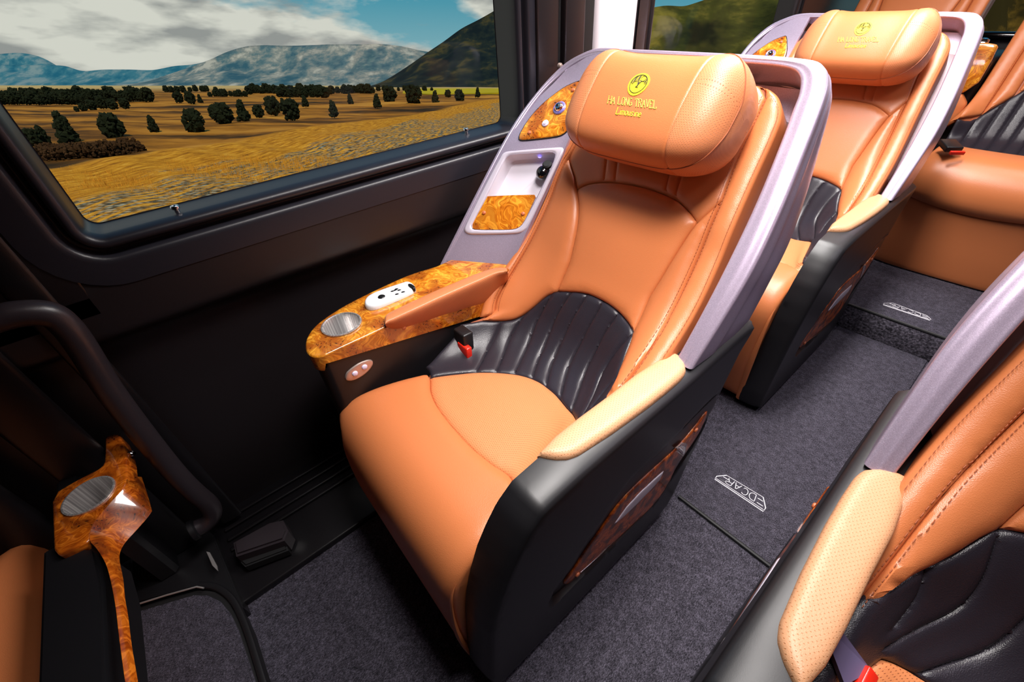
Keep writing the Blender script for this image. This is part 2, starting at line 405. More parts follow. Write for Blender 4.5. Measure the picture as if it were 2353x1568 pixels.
def panel(S, out, hfn, step=.008, holes=(), skirt=.0, extra=None, rings=(.0012, .0035, .007), bstep=None, edge=None):
    """a sheet laid on surface S inside the outline, raised by hfn(distance to edge, uv); skirt turns the rim down"""
    out = resamp(out, bstep or step*.8); holes = [resamp(h, (bstep or step*.8)*.8) for h in holes]
    area_ = .5*np.sum(out[:, 0]*np.roll(out[:, 1], -1) - np.roll(out[:, 0], -1)*out[:, 1])
    if area_ < 0: out = out[::-1]
    loops = [out] + [h if .5*np.sum(h[:, 0]*np.roll(h[:, 1], -1) - np.roll(h[:, 0], -1)*h[:, 1]) < 0 else h[::-1] for h in holes]
    def dist(P):
        d = segdist(P, out, True)
        for h in loops[1:]: d = np.minimum(d, segdist(P, h, True))
        return d
    def ins(P):
        m = inside(P, out)
        for h in loops[1:]: m &= ~inside(P, h)
        return m
    pts = []
    for lp in loops:
        tg = np.roll(lp, -1, 0) - np.roll(lp, 1, 0); tg /= np.linalg.norm(tg, axis=1)[:, None] + 1e-12
        nr = np.stack([-tg[:, 1], tg[:, 0]], 1)
        for r in rings: pts.append(np.hstack([lp + nr*r, np.full((len(lp), 1), r)]))
    g0, g1 = out.min(0), out.max(0); xs = np.arange(g0[0], g1[0], step); ys = np.arange(g0[1], g1[1], step)
    G = np.array([(x + (.5*step if k % 2 else 0), y) for k, y in enumerate(ys) for x in xs])
    rg = max(rings) if rings else 0
    G = G.reshape(-1, 2); G = G[ins(G)]; G = G[dist(G) > rg + step*.45]
    if extra is not None and len(extra):
        E = np.asarray(extra); E = E[ins(E)]; E = E[dist(E) > rg + .001]
        if len(E):
            keep = np.ones(len(G), bool)
            for e_ in E: keep &= (np.abs(G[:, 0]-e_[0]) + np.abs(G[:, 1]-e_[1])) > step*.35
            G = np.vstack([G[keep], E])
    if pts:
        R = np.vstack(pts); k = ins(R[:, :2]); R = R[k]; k = dist(R[:, :2]) > R[:, 2]*.85; G = np.vstack([R[k][:, :2], G])
    nb = sum(len(l_) for l_ in loops); allp = np.vstack(loops + [G]); edges = []; b = 0
    for l_ in loops: n = len(l_); edges += [(b + i, b + (i+1) % n) for i in range(n)]; b += n
    vs_, _, fs, ov, _, _ = delaunay_2d_cdt([Vector(p) for p in allp], edges, [], 0, 1e-7)
    P = np.array([tuple(v) for v in vs_]); Fc = np.array([tuple(f) for f in fs])
    cen = P[Fc].mean(1); Fc = Fc[ins(cen)]
    d = dist(P); bd = d < 1e-6; d[bd] = 0
    h = hfn(d, P); V = S(P, h)
    a = V[Fc[:, 1]] - V[Fc[:, 0]]; b_ = V[Fc[:, 2]] - V[Fc[:, 0]]; nn = np.cross(a, b_)
    flip = np.sum(nn*S.normal(P[Fc[:, 0]]), 1) < 0; Fc[flip] = Fc[flip][:, ::-1]
    V = list(V); Fl = [tuple(f) for f in Fc]; UV = [tuple(p) for p in P]
    if skirt:
        cnt = {}
        for f in Fl:
            for i in range(3):
                a_, c_ = f[i], f[(i+1) % 3]; cnt[(a_, c_)] = cnt.get((a_, c_), 0) + 1
        be = [e_ for e_ in cnt if (e_[1], e_[0]) not in cnt]; bv = sorted({i for e_ in be for i in e_}); mp_ = {}
        nb_ = S(P[bv], h[bv] - skirt)
        cu_ = out.mean(0)
        for i, q in zip(bv, nb_):
            mp_[i] = len(V); V.append(q); w_ = P[i] - cu_; UV.append(tuple(P[i] + w_/(np.linalg.norm(w_) + 1e-9)*skirt))
        for a_, c_ in be: Fl.append((c_, a_, mp_[a_], mp_[c_]))
    return V, Fl, UV
def add_panel(name, S, out, hfn, m, parent, **k):
    V, Fc, U = panel(S, out, hfn, **k); return obj(name, V, Fc, m, parent, uv=U)
def stitches(S, line, mb, ln=.0035, gap=.0022, r=.0006, h=.0):
    L_ = resamp(line, ln + gap, False)
    for a, b in zip(L_[:-1], L_[1:]):
        d = b - a; c0, c1 = a, a + d*ln/(ln + gap)
        if callable(h): hh = h(np.array([c0, c1]))
        else: hh = h
        P = S(np.array([c0, c1]), hh); n = S.normal(np.array([c0]))[0]
        V, F = tube([P[0], (P[0]+P[1])/2 + n*.0003, P[1]], r, 5, ref=n); mb.add(V, F)
def offline(L_, d):
    L_ = np.array(L_, float); tg = np.gradient(L_, axis=0); tg /= np.linalg.norm(tg, axis=1)[:, None] + 1e-12
    return L_ + np.stack([-tg[:, 1], tg[:, 0]], 1)*d
def copy_tree(o, parent=None, skip=()):
    c = o.copy(); COL.objects.link(c)
    if parent: c.parent = parent
    for ch in o.children:
        if ch.name.split('.')[0] not in skip: copy_tree(ch, c, skip)
    return c
# ------------------------------------------------------------------ the seat beside the window (all others of its kind are copies)
ROOT0 = np.array([-.55, .45, 0.])
seat = thing('passenger_seat', 'tan leather seat beside the window, nearest whole seat, cupholder console on its left', 'seat', ROOT0, 'matching reclining passenger seats with silver shells')
RIM = flatsurf((0, .606, .571), (1, 0, 0), (0, .611, .792))
def pl(x, s, off=0.): return RIM([(x, s)], off)[0]
# body profile: up the front, over the cushion, up the backrest (y, z); centre and sides
PC = np.array([(.082, .03), (.068, .18), (.070, .30), (.085, .375), (.13, .418), (.20, .43), (.33, .424), (.45, .418), (.53, .432), (.583, .472), (.622, .53), (.675, .61), (.735, .705), (.775, .768), (.845, .86), (.91, .945), (.945, .992)])
PS = PC.copy(); PS[6:12] = [(.27, .432), (.33, .442), (.41, .462), (.48, .488), (.545, .528), (.655, .612)]
TC = cat(PC, 10); TS_ = cat(PS, 10); TT = np.r_[0, np.cumsum(np.linalg.norm(np.diff(TC, axis=0), axis=1))]
XC = -.553
def bodyfn(u, v):
    u = np.asarray(u, float); v = np.asarray(v, float)
    w = np.clip(np.abs(u - XC)/.205, 0, 1.1)**4
    yz = [np.interp(v, TT, TC[:, k])*(1 - w) + np.interp(v, TT, TS_[:, k])*w for k in (0, 1)]
    return np.stack([u, yz[0], yz[1]], 1)
_sm = lambda A: np.vstack([A[:1], (A[:-2] + A[1:-1]*2 + A[2:])/4, A[-1:]])
for _ in range(3): TC = _sm(TC); TS_ = _sm(TS_)
TMAX = TT[-1]
BS = Surf(bodyfn, -.80, -.26, 0.0, TMAX, 60, 180)
kz = np.argmax(TC[:, 1] > .45)
def tz(z): return np.interp(z, TC[kz:, 1], TT[kz:])
def XS(L_): return np.array([(x, tz(.571 + .792*s)) for x, s in L_])
padR = [(-.425, .498), (-.385, .495), (-.355, .480), (-.334, .450), (-.326, .410), (-.319, .334), (-.305, .2), (-.293, .091), (-.286, .0), (-.284, -.06), (-.283, -.12)]
padL = [(-.681, .498), (-.721, .495), (-.751, .480), (-.772, .450), (-.780, .410), (-.778, .334), (-.777, .2), (-.776, .09), (-.775, .0), (-.765, -.07), (-.750, -.135)]
stR = [(-.400, .499), (-.378, .478), (-.371, .377), (-.357, .287), (-.349, .202), (-.338, .094), (-.325, .0), (-.32, -.06), (-.315, -.12)]
stL = [(-.706, .499), (-.732, .478), (-.747, .377), (-.754, .307), (-.760, .268), (-.758, .111), (-.756, .022), (-.748, -.07), (-.735, -.125)]
bolL = [(-.754, .290), (-.735, .272), (-.712, .252), (-.690, .226), (-.664, .185), (-.648, .145), (-.634, .09), (-.626, .05)]
bolR = [(-.356, .290), (-.365, .266), (-.379, .235), (-.386, .197), (-.391, .15), (-.394, .11), (-.398, .06)]
arch = [(-.690, .226), (-.663, .246), (-.622, .260), (-.576, .268), (-.513, .272), (-.446, .266), (-.41, .253), (-.379, .235)]
LT = BS.un(z2([(1195, 497), (1290, 500), (1400, 490), (1500, 432), (1600, 347), (1680, 310), (1850, 320), (1960, 362), (2050, 420), (2120, 490), (2170, 575), (2150, 650), (2120, 730), (2085, 830), (2060, 900)]))
LB = BS.un(z2([(862, 865), (960, 850), (1100, 836), (1200, 832), (1330, 838), (1450, 855), (1560, 895), (1650, 960), (1740, 1060), (1800, 1160)]))
INS_F = BS.un(z2([(862, 865), (866, 950), (900, 1040), (950, 1115), (1000, 1180), (1080, 1270), (1150, 1340), (1230, 1405), (1300, 1455), (1385, 1515)]))
CL = BS.un(z2([(290, 1095), (385, 1000), (490, 950), (600, 912), (720, 878), (848, 848)]))
kTL = 5; kTR = 10
LTs, LBs = cat(LT, 4), cat(LB, 4)
rc_ = np.array([(-.312, LT[-1][1] - .03), (-.300, LT[-1][1] - .08)])
rb_ = np.array([(-.350, LB[-1][1] - .03), (-.315, LB[-1][1] - .10)])
lumb = np.vstack([LTs, rc_, [(-.297, rb_[-1][1])], rb_[::-1], LBs[::-1], [(-.742, LB[0][1] + .05), (-.757, LT[0][1] - .05), (-.765, LT[0][1] - .01)]])
sl = lambda A, a, b: A[a:b]
LTmid = cat(LT[kTL:kTR+1], 4)
cenP = np.vstack([cat(XS(arch), 3), cat(XS(bolR[2:]), 3)[1:], LTmid[::-1], cat(XS(bolL[3:]), 3)[::-1][:-1]])
bolRP = np.vstack([cat(XS(stR[3:]), 3), LT[kTR:][::-1], cat(XS(bolR), 3)[::-1]])
bolLP = np.vstack([cat(XS(stL[4:]), 3)[:-1], cat(LT[:kTL+1], 4), cat(XS(bolL), 3)[::-1]])
uppP = np.vstack([XS([(-.706, .498), (-.400, .498)]), cat(XS(stR[1:4]), 3), XS(bolR[:3]), cat(XS(arch), 3)[::-1], XS(bolL[:4])[::-1], cat(XS(stL[1:4]), 3)[::-1]])
bRP = np.vstack([cat(XS(padR), 3), cat(XS(stR), 3)[::-1]])
bLP = np.vstack([cat(XS(padL), 3), cat(XS(stL), 3)[::-1]])
strips = [XS([(-.668, .40), (-.652, .326), (-.625, .262)]), XS([(-.638, .40), (-.624, .331), (-.598, .268)]), XS([(-.496, .40), (-.483, .314), (-.470, .270)]), XS([(-.474, .40), (-.460, .337), (-.445, .266)])]
def hs(H_, r, dip=.004, lines=(), gd=.003, gw=.0035, dome=0., dc=None, dr=.15):
    f = puff(H_, r, dip)
    def g(d, uv):
        h = f(d, uv)
        if dome: h = h + dome*np.clip(1 - ((uv[:, 0]-dc[0])**2 + (uv[:, 1]-dc[1])**2)/dr**2, 0, 1)
        for l_ in lines:
            q = segdist(uv, l_); h = h - gd*np.exp(-(q/gw)**2)
        return h
    return g
def lp(lines, ds=(0, .003, -.003, .0065, -.0065)):
    return np.vstack([offline(resamp(l_, .006, False), d) for l_ in lines for d in ds])
mb = MB()
V, Fc, U = panel(BS, cenP, hs(.012, .022), .011); mb.add(V, Fc, U)
V, Fc, U = panel(BS, uppP, hs(.006, .016, .003, strips, .0025, .0028), .010, extra=lp(strips)); mb.add(V, Fc, U)
backrest = mb.build('backrest', M_tan, seat)
for P_, sk in ((bolRP, 0), (bolLP, 0)): add_panel('side_bolster', BS, P_, hs(.016, .028), M_tan, seat, step=.010)
for P_ in (bRP, bLP): add_panel('backrest_border', BS, P_, hs(.012, .018, .0035), M_tan, seat, step=.009, skirt=.06)
# pleated lumbar panel
PLEAT = [[(1315, 505), (1230, 690), (1155, 830)], [(1470, 455), (1370, 620), (1285, 830)], [(1640, 332), (1540, 520), (1470, 700), (1405, 845)],
 [(1765, 318), (1660, 500), (1570, 720), (1520, 878)], [(1870, 330), (1740, 560), (1650, 760), (1610, 920)], [(1975, 372), (1850, 600), (1750, 800), (1700, 1000)],
 [(2075, 445), (1960, 620), (1850, 850), (1770, 1080)], [(2165, 575), (2040, 720), (1960, 860), (1880, 1050), (1840, 1120)], [(2100, 820), (2000, 930), (1900, 1060)]]
pleats = [cat(BS.un(z2(p)), 5) for p in PLEAT]
def lumh(d, uv):
    q = np.full(len(uv), 1e9)
    for l_ in pleats: np.minimum(q, segdist(uv, l_), out=q)
    h = puff(.008, .012, .004)(d, uv); return h + .006*(np.sqrt(np.clip(1 - (1 - np.clip(q/.014, 0, 1))**2, 0, 1)) - 1)
add_panel('lumbar_panel', BS, lumb, lumh, M_blk, seat, step=.007, extra=lp(pleats, (0, .002, -.002, .005, -.005)))
for l_ in pleats:
    mbs = MB(); stitches(BS, l_, mbs, .0026, .0022, .0005, h=lambda uv: lumh(np.full(len(uv), .05), uv) + .0004); mbs.build('dark_stitch_line', M_stitchb, seat)
# cushion
cushP = np.vstack([[(-.757, .0)], [(-.757, .15)], [(-.757, .33)], cat(CL, 3), cat(INS_F, 4)[1:], [(-.335, INS_F[-1][1] + .012), (-.30, INS_F[-1][1] + .03), (-.298, .35), (-.299, .0)]])
add_panel('seat_cushion', BS, cushP, hs(.016, .03, .004, dome=.006, dc=(-.53, .45), dr=.3), M_tan, seat, step=.012, skirt=.03)
insP = np.vstack([cat(INS_F, 4), [(-.335, INS_F[-1][1] + .012), (-.30, INS_F[-1][1] + .03), (-.298, rb_[-1][1]), (-.315, rb_[-1][1])], rb_[:1], LBs[::-1][:-1]])
add_panel('perforated_seat_insert', BS, insP, hs(.010, .022, .004, dome=.004, dc=(-.5, .75), dr=.2), M_tanp, seat, step=.010)
# core under the covers
V_ = np.linspace(.0, tz(.571 + .792*.4945), 120)
cl_l = np.vstack([[(-.757, 0), (-.757, .33)], CL, [(-.742, LB[0][1] + .05), (-.757, LT[0][1] - .05), (-.765, LT[0][1] - .01)], XS(padL)[::-1]]); cl_l = cl_l[np.argsort(cl_l[:, 1], kind='stable')]
cl_r = np.vstack([[(-.299, 0), (-.298, rb_[-1][1]), (-.297, LT[-1][1] - .08)], XS(padR)[::-1]]); cl_r = cl_r[np.argsort(cl_r[:, 1], kind='stable')]
g = np.array([(np.interp(v, cl_l[:, 1], cl_l[:, 0])*(1-k) + np.interp(v, cl_r[:, 1], cl_r[:, 0])*k + .004*(1-2*k), v) for k in np.linspace(0, 1, 40) for v in V_])
cw = -.0055*np.ones(len(g)); P_ = BS(g, cw)
Vc, Fc = list(P_), grid_faces(40, 120)
for ii, dx in ((0, -.01), (39, .0)):
    b = len(Vc); Vc += [p + np.array([0, .03 if p[2] < .46 else .06, -.05]) for p in P_[ii*120:(ii+1)*120]]; Fc += [(ii*120 + j, ii*120 + j + 1, b + j + 1, b + j) for j in range(119)]
obj('cushion_core', Vc, Fc, M_seam, seat)
# stitch lines
for l_ in (stR, stL):
    c_ = cat(XS(l_[1:]), 4)
    for d in (.0045, -.0045):
        mbs = MB(); stitches(BS, offline(c_, d), mbs, .0038, .0026, .0006, h=.0062); mbs.build('tan_stitch_line', M_stitch, seat)
c_ = cat(XS([(-.366, .478), (-.341, .455), (-.332, .41), (-.325, .334), (-.312, .2), (-.299, .091), (-.292, .0)]), 4); mbs = MB(); stitches(BS, c_, mbs, .0038, .0026, .0005, h=.0085); mbs.build('tan_stitch_line', M_stitch, seat)
# ---- shell
sil_L = [(1390, 113), (1340, 120), (1290, 150), (1230, 215), (1170, 300), (1100, 430), (1010, 608)]
ylz = np.array([(.49, .563), (.577, .657), (.645, .732), (.728, .822), (.759, .847), (.853, .918), (.903, .952), (.938, .985), (.955, 1.01)])
def fasfn(u, v):
    u = np.asarray(u, float); v = np.asarray(v, float); yR = .606 + (v - .571)*.7715; yL = np.interp(v, ylz[:, 1], ylz[:, 0])
    yL = np.where(v < .563, .49 + (v - .563)*.9, yL); yL = np.minimum(yL, yR + .004)
    w = np.clip((-.775 - u)/.155, 0, 1.2); w = w*w*(3 - 2*np.clip(w, 0, 1)) if False else w
    return np.stack([u, yR + (yL - yR)*w, v], 1)
FS = Surf(fasfn, -.96, -.70, .50, 1.03, 40, 80)
Lo = FS.un(sil_L); Lo[0] = (-.80, 1.012)
Lout = FS(Lo)
st = []   # (inner wall depth point, inner edge, outer edge, back)
Ro = [(-.243, -.008), (-.240, .10), (-.240, .2), (-.250, .306), (-.266, .413), (-.278, .484), (-.288, .517), (-.306, .541), (-.340, .553), (-.45, .556), (-.60, .557), (-.72, .557)]
Ri = [(-.279, -.008), (-.281, .1), (-.286, .2), (-.295, .306), (-.310, .413), (-.319, .465), (-.325, .497), (-.340, .524), (-.37, .536), (-.45, .539), (-.60, .54), (-.72, .54)]
for (a, b), (c, d) in zip(Ro, Ri):
    O_, I_ = pl(a, b), pl(c, d); k = min(1, max(0, b/.55))
    B_ = np.array([a - .006, .83*(1-k) + .985*k, O_[2] - .012 - .02*k*k]) if b < .53 else np.array([a*.97 + XC*.03, .992, O_[2] - .035])
    D_ = I_ + np.array([0, .792, -.611])*.085 + np.array([.012 if b < .53 else 0, 0, .0 if b < .53 else .01]); st.append((D_, I_, O_, B_))
for k, (p, o_) in enumerate(zip(Lo, Lout)):
    inn = FS([(p[0] + (.004 if k < 2 else .014), p[1] - (.014 if k < 3 else .003))])[0]
    B_ = o_ + np.array([-.018, .10 if k > 3 else .05, -.03 if k < 3 else -.01]); D_ = inn + np.array([0, .012, -.008]); st.append((D_, inn, o_, B_))
st = np.array(st)
stc = np.stack([cat(st[:, k], 5) for k in range(4)], 1)
rows = []
for D_, I_, O_, B_ in stc:
    nrm = np.array([0, -.792, .611]); M_ = (I_ + O_)/2 + nrm*.0015
    dI = (I_ - D_); lI = np.linalg.norm(dI); w_ = O_ - I_; lw = np.linalg.norm(w_); r_ = min(.008, lw*.3)
    dB = B_ - O_; lB = np.linalg.norm(dB); rb = min(.012, lB*.3, lw*.4)
    out_ = np.array([.004, 0, 0]) if O_[0] > -.6 else np.zeros(3)
    pr = [D_, I_ - dI/lI*min(.02, lI*.5), I_ - dI/lI*min(.004, lI*.2), I_ + w_/lw*r_*.4, I_ + w_/lw*r_*1.3, M_, O_ - w_/lw*rb*1.3, O_ - w_/lw*rb*.4, O_ + dB/lB*rb*.4, O_ + dB/lB*rb*1.5, O_ + dB*.35 + out_, O_ + dB*.42 + out_*.2, O_ + dB*.75 + out_*.9, B_]
    rows.append(chk(pr, 2, False))
rows = np.array(rows); ns, nk = rows.shape[:2]
obj('shell', rows.reshape(-1, 3), [f[::-1] for f in grid_faces(ns, nk)], M_sil, seat, ang=60)
# closing back skin and inner liner
Br = stc[:, 3]; n1 = len(Ro)*5 - 10; zs = np.linspace(.56, .955, 14); rt, lf = [], []
right = stc[:32, 3]; left = stc[-26:, 3][::-1]
bk = []
for z in zs:
    a = [np.interp(z, right[:, 2], right[:, k]) for k in range(3)]; b = [np.interp(z, np.sort(left[:, 2]), left[np.argsort(left[:, 2]), k]) for k in range(3)]
    bk.append([np.array(a)*(1-t_) + np.array(b)*t_ + np.array([0, .03*sin(pi*t_), 0]) for t_ in np.linspace(0, 1, 12)])
V, Fc = fixn(np.array(bk).reshape(-1, 3), grid_faces(14, 12)); obj('shell_back', V, Fc, M_sil, seat)
V, Fc, U = panel(RIM, chk([(-.785, -.04), (-.262, -.04), (-.295, .50), (-.32, .55), (-.78, .55)], 1), lambda d, uv: -.078 + 0*d, .04, rings=()); obj('shell_liner', V, Fc, M_shelld, seat, uv=U)
# fascia with storage tray
trO = FS.un(z8([(850, 175), (880, 148), (940, 135), (1500, 90), (1540, 95), (1548, 130), (1520, 200), (1320, 620), (1140, 1000), (1090, 1048), (1000, 1072), (520, 1080), (450, 1066), (422, 1030), (440, 970), (640, 560)]))
trI = FS.un(z8([(890, 232), (925, 192), (980, 178), (1390, 150), (1448, 158), (1460, 195), (1400, 350), (1245, 660), (1095, 945), (1040, 1002), (950, 1022), (550, 1022), (512, 1000), (518, 960), (690, 640)]))
fo = FS.un([(1018, 600), (1070, 506), (1108, 430), (1158, 334), (1180, 300), (1240, 222), (1300, 160), (1350, 130)])
fo = np.vstack([fo, [(-.80, 1.0), (-.768, 1.0), (-.768, .80), (-.768, .572)]]); fo[0] = (fo[0][0], .572)
trOs, trIs = chk(trO, 1), chk(trI, 1)
add_panel('side_fascia', FS, fo, lambda d, uv: 0*d, M_sil, seat, step=.016, holes=[trIs*1.0], rings=(), skirt=.01)
tf = add_panel('tray_frame', FS, trOs, puff(.005, .005, .0), M_silw, seat, step=.006, holes=[trIs], rings=(.0012, .003, .005))
n_ = 72; ring0 = resamp(trIs, .01); sc_ = lambda k, h: FS(ring0*k + ring0.mean(0)*(1-k), h)
R0, R1, R2 = sc_(1, .004), sc_(.97, -.026), sc_(.90, -.032); m_ = len(ring0)
Vt = np.vstack([R0, R1, R2, [R2.mean(0)]]); Ft = []
for a in (0, m_):
    Ft += [(a + i, a + (i+1) % m_, a + m_ + (i+1) % m_, a + m_ + i) for i in range(m_)]
Ft += [(2*m_ + i, 2*m_ + (i+1) % m_, 3*m_) for i in range(m_)]
V, Fc = fixn(Vt, Ft); tray = obj('storage_tray', V, Fc, M_tray, seat)
tw = FS.un(z8([(692, 646), (960, 634), (1243, 628), (1095, 945), (1040, 1000), (950, 1020), (550, 1020), (515, 997), (520, 960)]))
twp = add_panel('burl_pocket', FS, tw, lambda d, uv: .0025 + 0*d, M_burl, seat, step=.012, rings=(), skirt=.006)
def stud(px, S, r, m, parent, name='screw_cap', h=.004, z=0.):
    uv = S.un([px]); c = S(uv, z)[0]; n = S.normal(uv)[0]
    V, Fc = lathe([(r, -.001), (r, h*.3), (r*.8, h*.8), (r*.4, h), (0, h*1.05)], c, n, 20); return obj(name, *fixn(V, Fc), m, parent)
for p in z8([(652, 832), (1090, 842)]): stud(p, FS, .0052, M_copper, twp, z=.0025)
uvb = FS.un(z8([(1300, 365)])); c = FS(uvb, -.012)[0]
V, Fc = lathe([(0, -.018), (.012, -.014), (.0175, -.004), (.0185, .004), (.014, .013), (.006, .017), (0, .018)], c, FS.normal(uvb)[0], 24); sk = obj('usb_socket', *fixn(V, Fc), M_gloss, seat)
c2 = FS(FS.un(z8([(1355, 290)])), -.004)[0]; V, Fc = lathe([(.010, -.004), (.012, 0), (.012, .005), (.009, .008), (0, .008)], c2, FS.normal(uvb)[0] + np.array([0, 0, .8]), 20); obj('socket_cap', *fixn(V, Fc), M_rub, sk)
c = FS(FS.un(z8([(1258, 178)])), -.012)[0]; V, Fc = lathe([(.004, 0), (.0035, .002), (0, .003)], c, (0.1, -.3, -1), 12); obj('tray_light', V, Fc, M_led, seat)
# clover-shaped burl control plate
cp = FS.un(z9([(200, 1510), (222, 1450), (300, 1320), (400, 1200), (480, 1125), (560, 1060), (700, 955), (850, 890), (880, 890), (870, 1180), (800, 1330), (740, 1430), (680, 1478), (600, 1500), (400, 1525), (250, 1540), (208, 1535)]))
cpl = add_panel('burl_control_plate', FS, chk(cp, 1), puff(.003, .004, -.001), M_burl, seat, step=.010, rings=(.001, .003))
V, Fc = tube(FS(resamp(chk(cp, 1), .006), .001), .0016, 6, True); obj('plate_edge', V, Fc, M_rub, cpl)
for p in z9([(802, 998), (322, 1460)]): stud(p, FS, .0048, M_copper, cpl, z=.004)
uvb = FS.un(z9([(652, 1192)])); c = FS(uvb, .004)[0]; n = FS.normal(uvb)[0]
V, Fc = lathe([(.0165, 0), (.0165, .002), (.014, .004), (.011, .003)], c, n, 28, False); rl = obj('reading_lamp', V, Fc, M_purp, seat)
V, Fc = lathe([(.0115, .002), (.0105, .007), (.007, .0105), (.0035, .0105), (0, .009)], c, n, 24); obj('lamp_lens', *fixn(V, Fc), M_chrome, rl)
uvb = FS.un(z9([(497, 1360)])); c = FS(uvb, .004)[0]
V, Fc = lathe([(.0088, 0), (.0088, .002), (.007, .0035), (.005, .003), (.004, .005), (0, .0055)], c, n, 24); obj('call_button', *fixn(V, Fc), M_lens, seat)
# ---- headrest
HS_ = [(.335, .0), (.307, .03), (.296, .07), (.298, .102), (.314, .127), (.35, .138), (.40, .141), (.44, .137), (.468, .125), (.485, .102), (.489, .06), (.482, .02), (.46, .0), (.40, -.004)]
HC = cat(HS_, 8, True); HC = np.vstack([HC, HC[:1]]); HT = np.linspace(0, 1, len(HC)); HX, HW = -.532, .1815; seamsX = (-.637, -.432)
def headfn(u, v):
    e_ = np.clip(np.abs(u - HX)/HW, 0, 1); k = (1 - e_**5)**(1/2.4); ko = (1 - e_**9)**(1/2.4)
    for s_ in seamsX: k = k*(1 - .022*np.exp(-((u - s_)/.0022)**2)); ko = ko*(1 - .022*np.exp(-((u - s_)/.0022)**2))
    s_ = np.interp(v % 1, HT, HC[:, 0]); o_ = np.interp(v % 1, HT, HC[:, 1])
    s_ = .395 + (s_ - .395)*k + .010*np.exp(-((e_ - .75)/.22)**2)*(s_ > .42); o_ = .062 + (o_ - .062)*ko*(1 - .12*np.clip((e_-.55)/.45, 0, 1)) + .006*np.exp(-((e_-.72)/.2)**2)*(o_ > .06)
    return np.array([0, .606, .571]) + np.outer(u, [1, 0, 0]) + np.outer(s_, [0, .611, .792]) + np.outer(o_, [0, -.792, .611])
HSF = Surf(headfn, HX - .1813, HX + .1813, .05, .85, 70, 80)
if HSF.normal(np.array([[HX, .42]]))[0] @ np.array([0, -.79, .61]) < 0: HSF.flip = True
def hgrid(us, name, m, parent):
    vs2 = np.linspace(0, 1, 97)[:-1]; g = np.array([(u, v) for u in us for v in vs2]); P = headfn(g[:, 0], g[:, 1]); F = grid_faces(len(us), 96, False, True)
    if name != 'headrest': k0 = 0 if us.mean() < HX else (len(us)-1)*96; F = F + [tuple(range(k0, k0 + 96))]
    per = 1.08*.62; U = [(u, v*.62) for u, v in g]; V, F2 = P, F
    bm_n = HSF.normal(g[len(g)//2:len(g)//2+1]);
    me = obj(name, V, F, m, parent, uv=U, ang=70)
    bm = bmesh.new(); bm.from_mesh(me.data); bmesh.ops.recalc_face_normals(bm, faces=bm.faces); bm.to_mesh(me.data); bm.free(); return me
mid = np.unique(np.r_[np.linspace(-.637, -.432, 40), -.635, -.633, -.434, -.436])
head = hgrid(mid, 'headrest', M_tan, seat)
q = np.array([0, .002, .004, .007, .012, .02, .03, .04, .05, .058, .065, .071, .076, .0795, .082, .0835])
def wing(sgn, x0):
    end = HW - abs(x0 - HX) - .0003; xs = np.sort(x0 + sgn*q*(end/.0835)); return hgrid(xs, 'headrest_wing', M_padl, head)
wing(1, -.432); wing(-1, -.637)
# piping round the front face of the headrest
th_ = np.linspace(0, 2*pi, 140, endpoint=False); se = lambda c, e: np.sign(c)*np.abs(c)**e
pu = HX + (HW*.972)*se(np.cos(th_), .34); pv = .405 + .235*se(np.sin(th_), .62)
P = HSF(np.stack([pu, pv], 1), .0004); V, Fc = tube(P, .0011, 6, True); obj('piping', V, Fc, M_seam, head)
# headrest straps down to the backrest
for a in (-.655, -.478):
    V, Fc, U = panel(BS, XS([(a, .38), (a + .022, .38), (a + .042, .335), (a + .016, .335)]), lambda d, uv: .006 + 0*d, .02, rings=(), skirt=.004); obj('headrest_strap', V, Fc, M_tan, seat, uv=U)
# ---- stroke lettering
def arc(cx, cy, rx, ry, a0, a1, n=14): return [(cx + rx*cos(radians(a)), cy + ry*sin(radians(a))) for a in np.linspace(a0, a1, n)]
GL = {'H': [[(0, 0), (0, 1)], [(1, 0), (1, 1)], [(0, .5), (1, .5)]], 'A': [[(0, 0), (.5, 1), (1, 0)], [(.2, .36), (.8, .36)]],
 'L': [[(.1, 1), (.1, 0), (1, 0), (1, .22)]], 'O': [arc(.5, .5, .5, .5, 0, 360, 22)], 'N': [[(0, 0), (0, 1), (1, 0), (1, 1)]],
 'G': [arc(.5, .5, .5, .5, 50, 330, 18), [(.6, .42), (1, .42), (1, .08)]], 'T': [[(0, .82), (0, 1), (1, 1), (1, .82)], [(.5, 1), (.5, 0)]],
 'R': [[(0, 0), (0, 1), (.6, 1), (.92, .9), (.95, .68), (.6, .52), (0, .52)], [(.5, .52), (1, 0)]], 'V': [[(0, 1), (.5, 0), (1, 1)]],
 'E': [[(.95, .84), (.95, 1), (.1, 1), (.1, 0), (1, 0), (1, .18)], [(.1, .52), (.7, .52)]], 'D': [[(0, 0), (0, 1), (.55, 1), (.9, .85), (1, .5), (.9, .15), (.55, 0), (0, 0)]],
 'C': [arc(.5, .5, .5, .5, 45, 315, 18)],
 'i': [[(.5, .6), (.5, .05), (.7, 0)], [(.5, .82), (.5, .88)]], 'm': [[(0, 0), (0, .6)], [(0, .45), (.25, .6), (.45, .5), (.45, 0)], [(.45, .45), (.75, .6), (.95, .5), (.95, 0)]],
 'o': [arc(.5, .3, .42, .3, 0, 360, 16)], 'u': [[(.05, .6), (.05, .15), (.35, 0), (.85, .2)], [(.85, .6), (.85, 0)]], 's': [[(.85, .5), (.5, .6), (.15, .47), (.5, .3), (.85, .14), (.5, 0), (.1, .1)]],
 'n': [[(.05, 0), (.05, .6)], [(.05, .42), (.45, .6), (.85, .48), (.85, 0)]], 'e': [[(.1, .3), (.85, .33), (.75, .55), (.45, .6), (.1, .4), (.12, .12), (.45, 0), (.85, .12)]]}
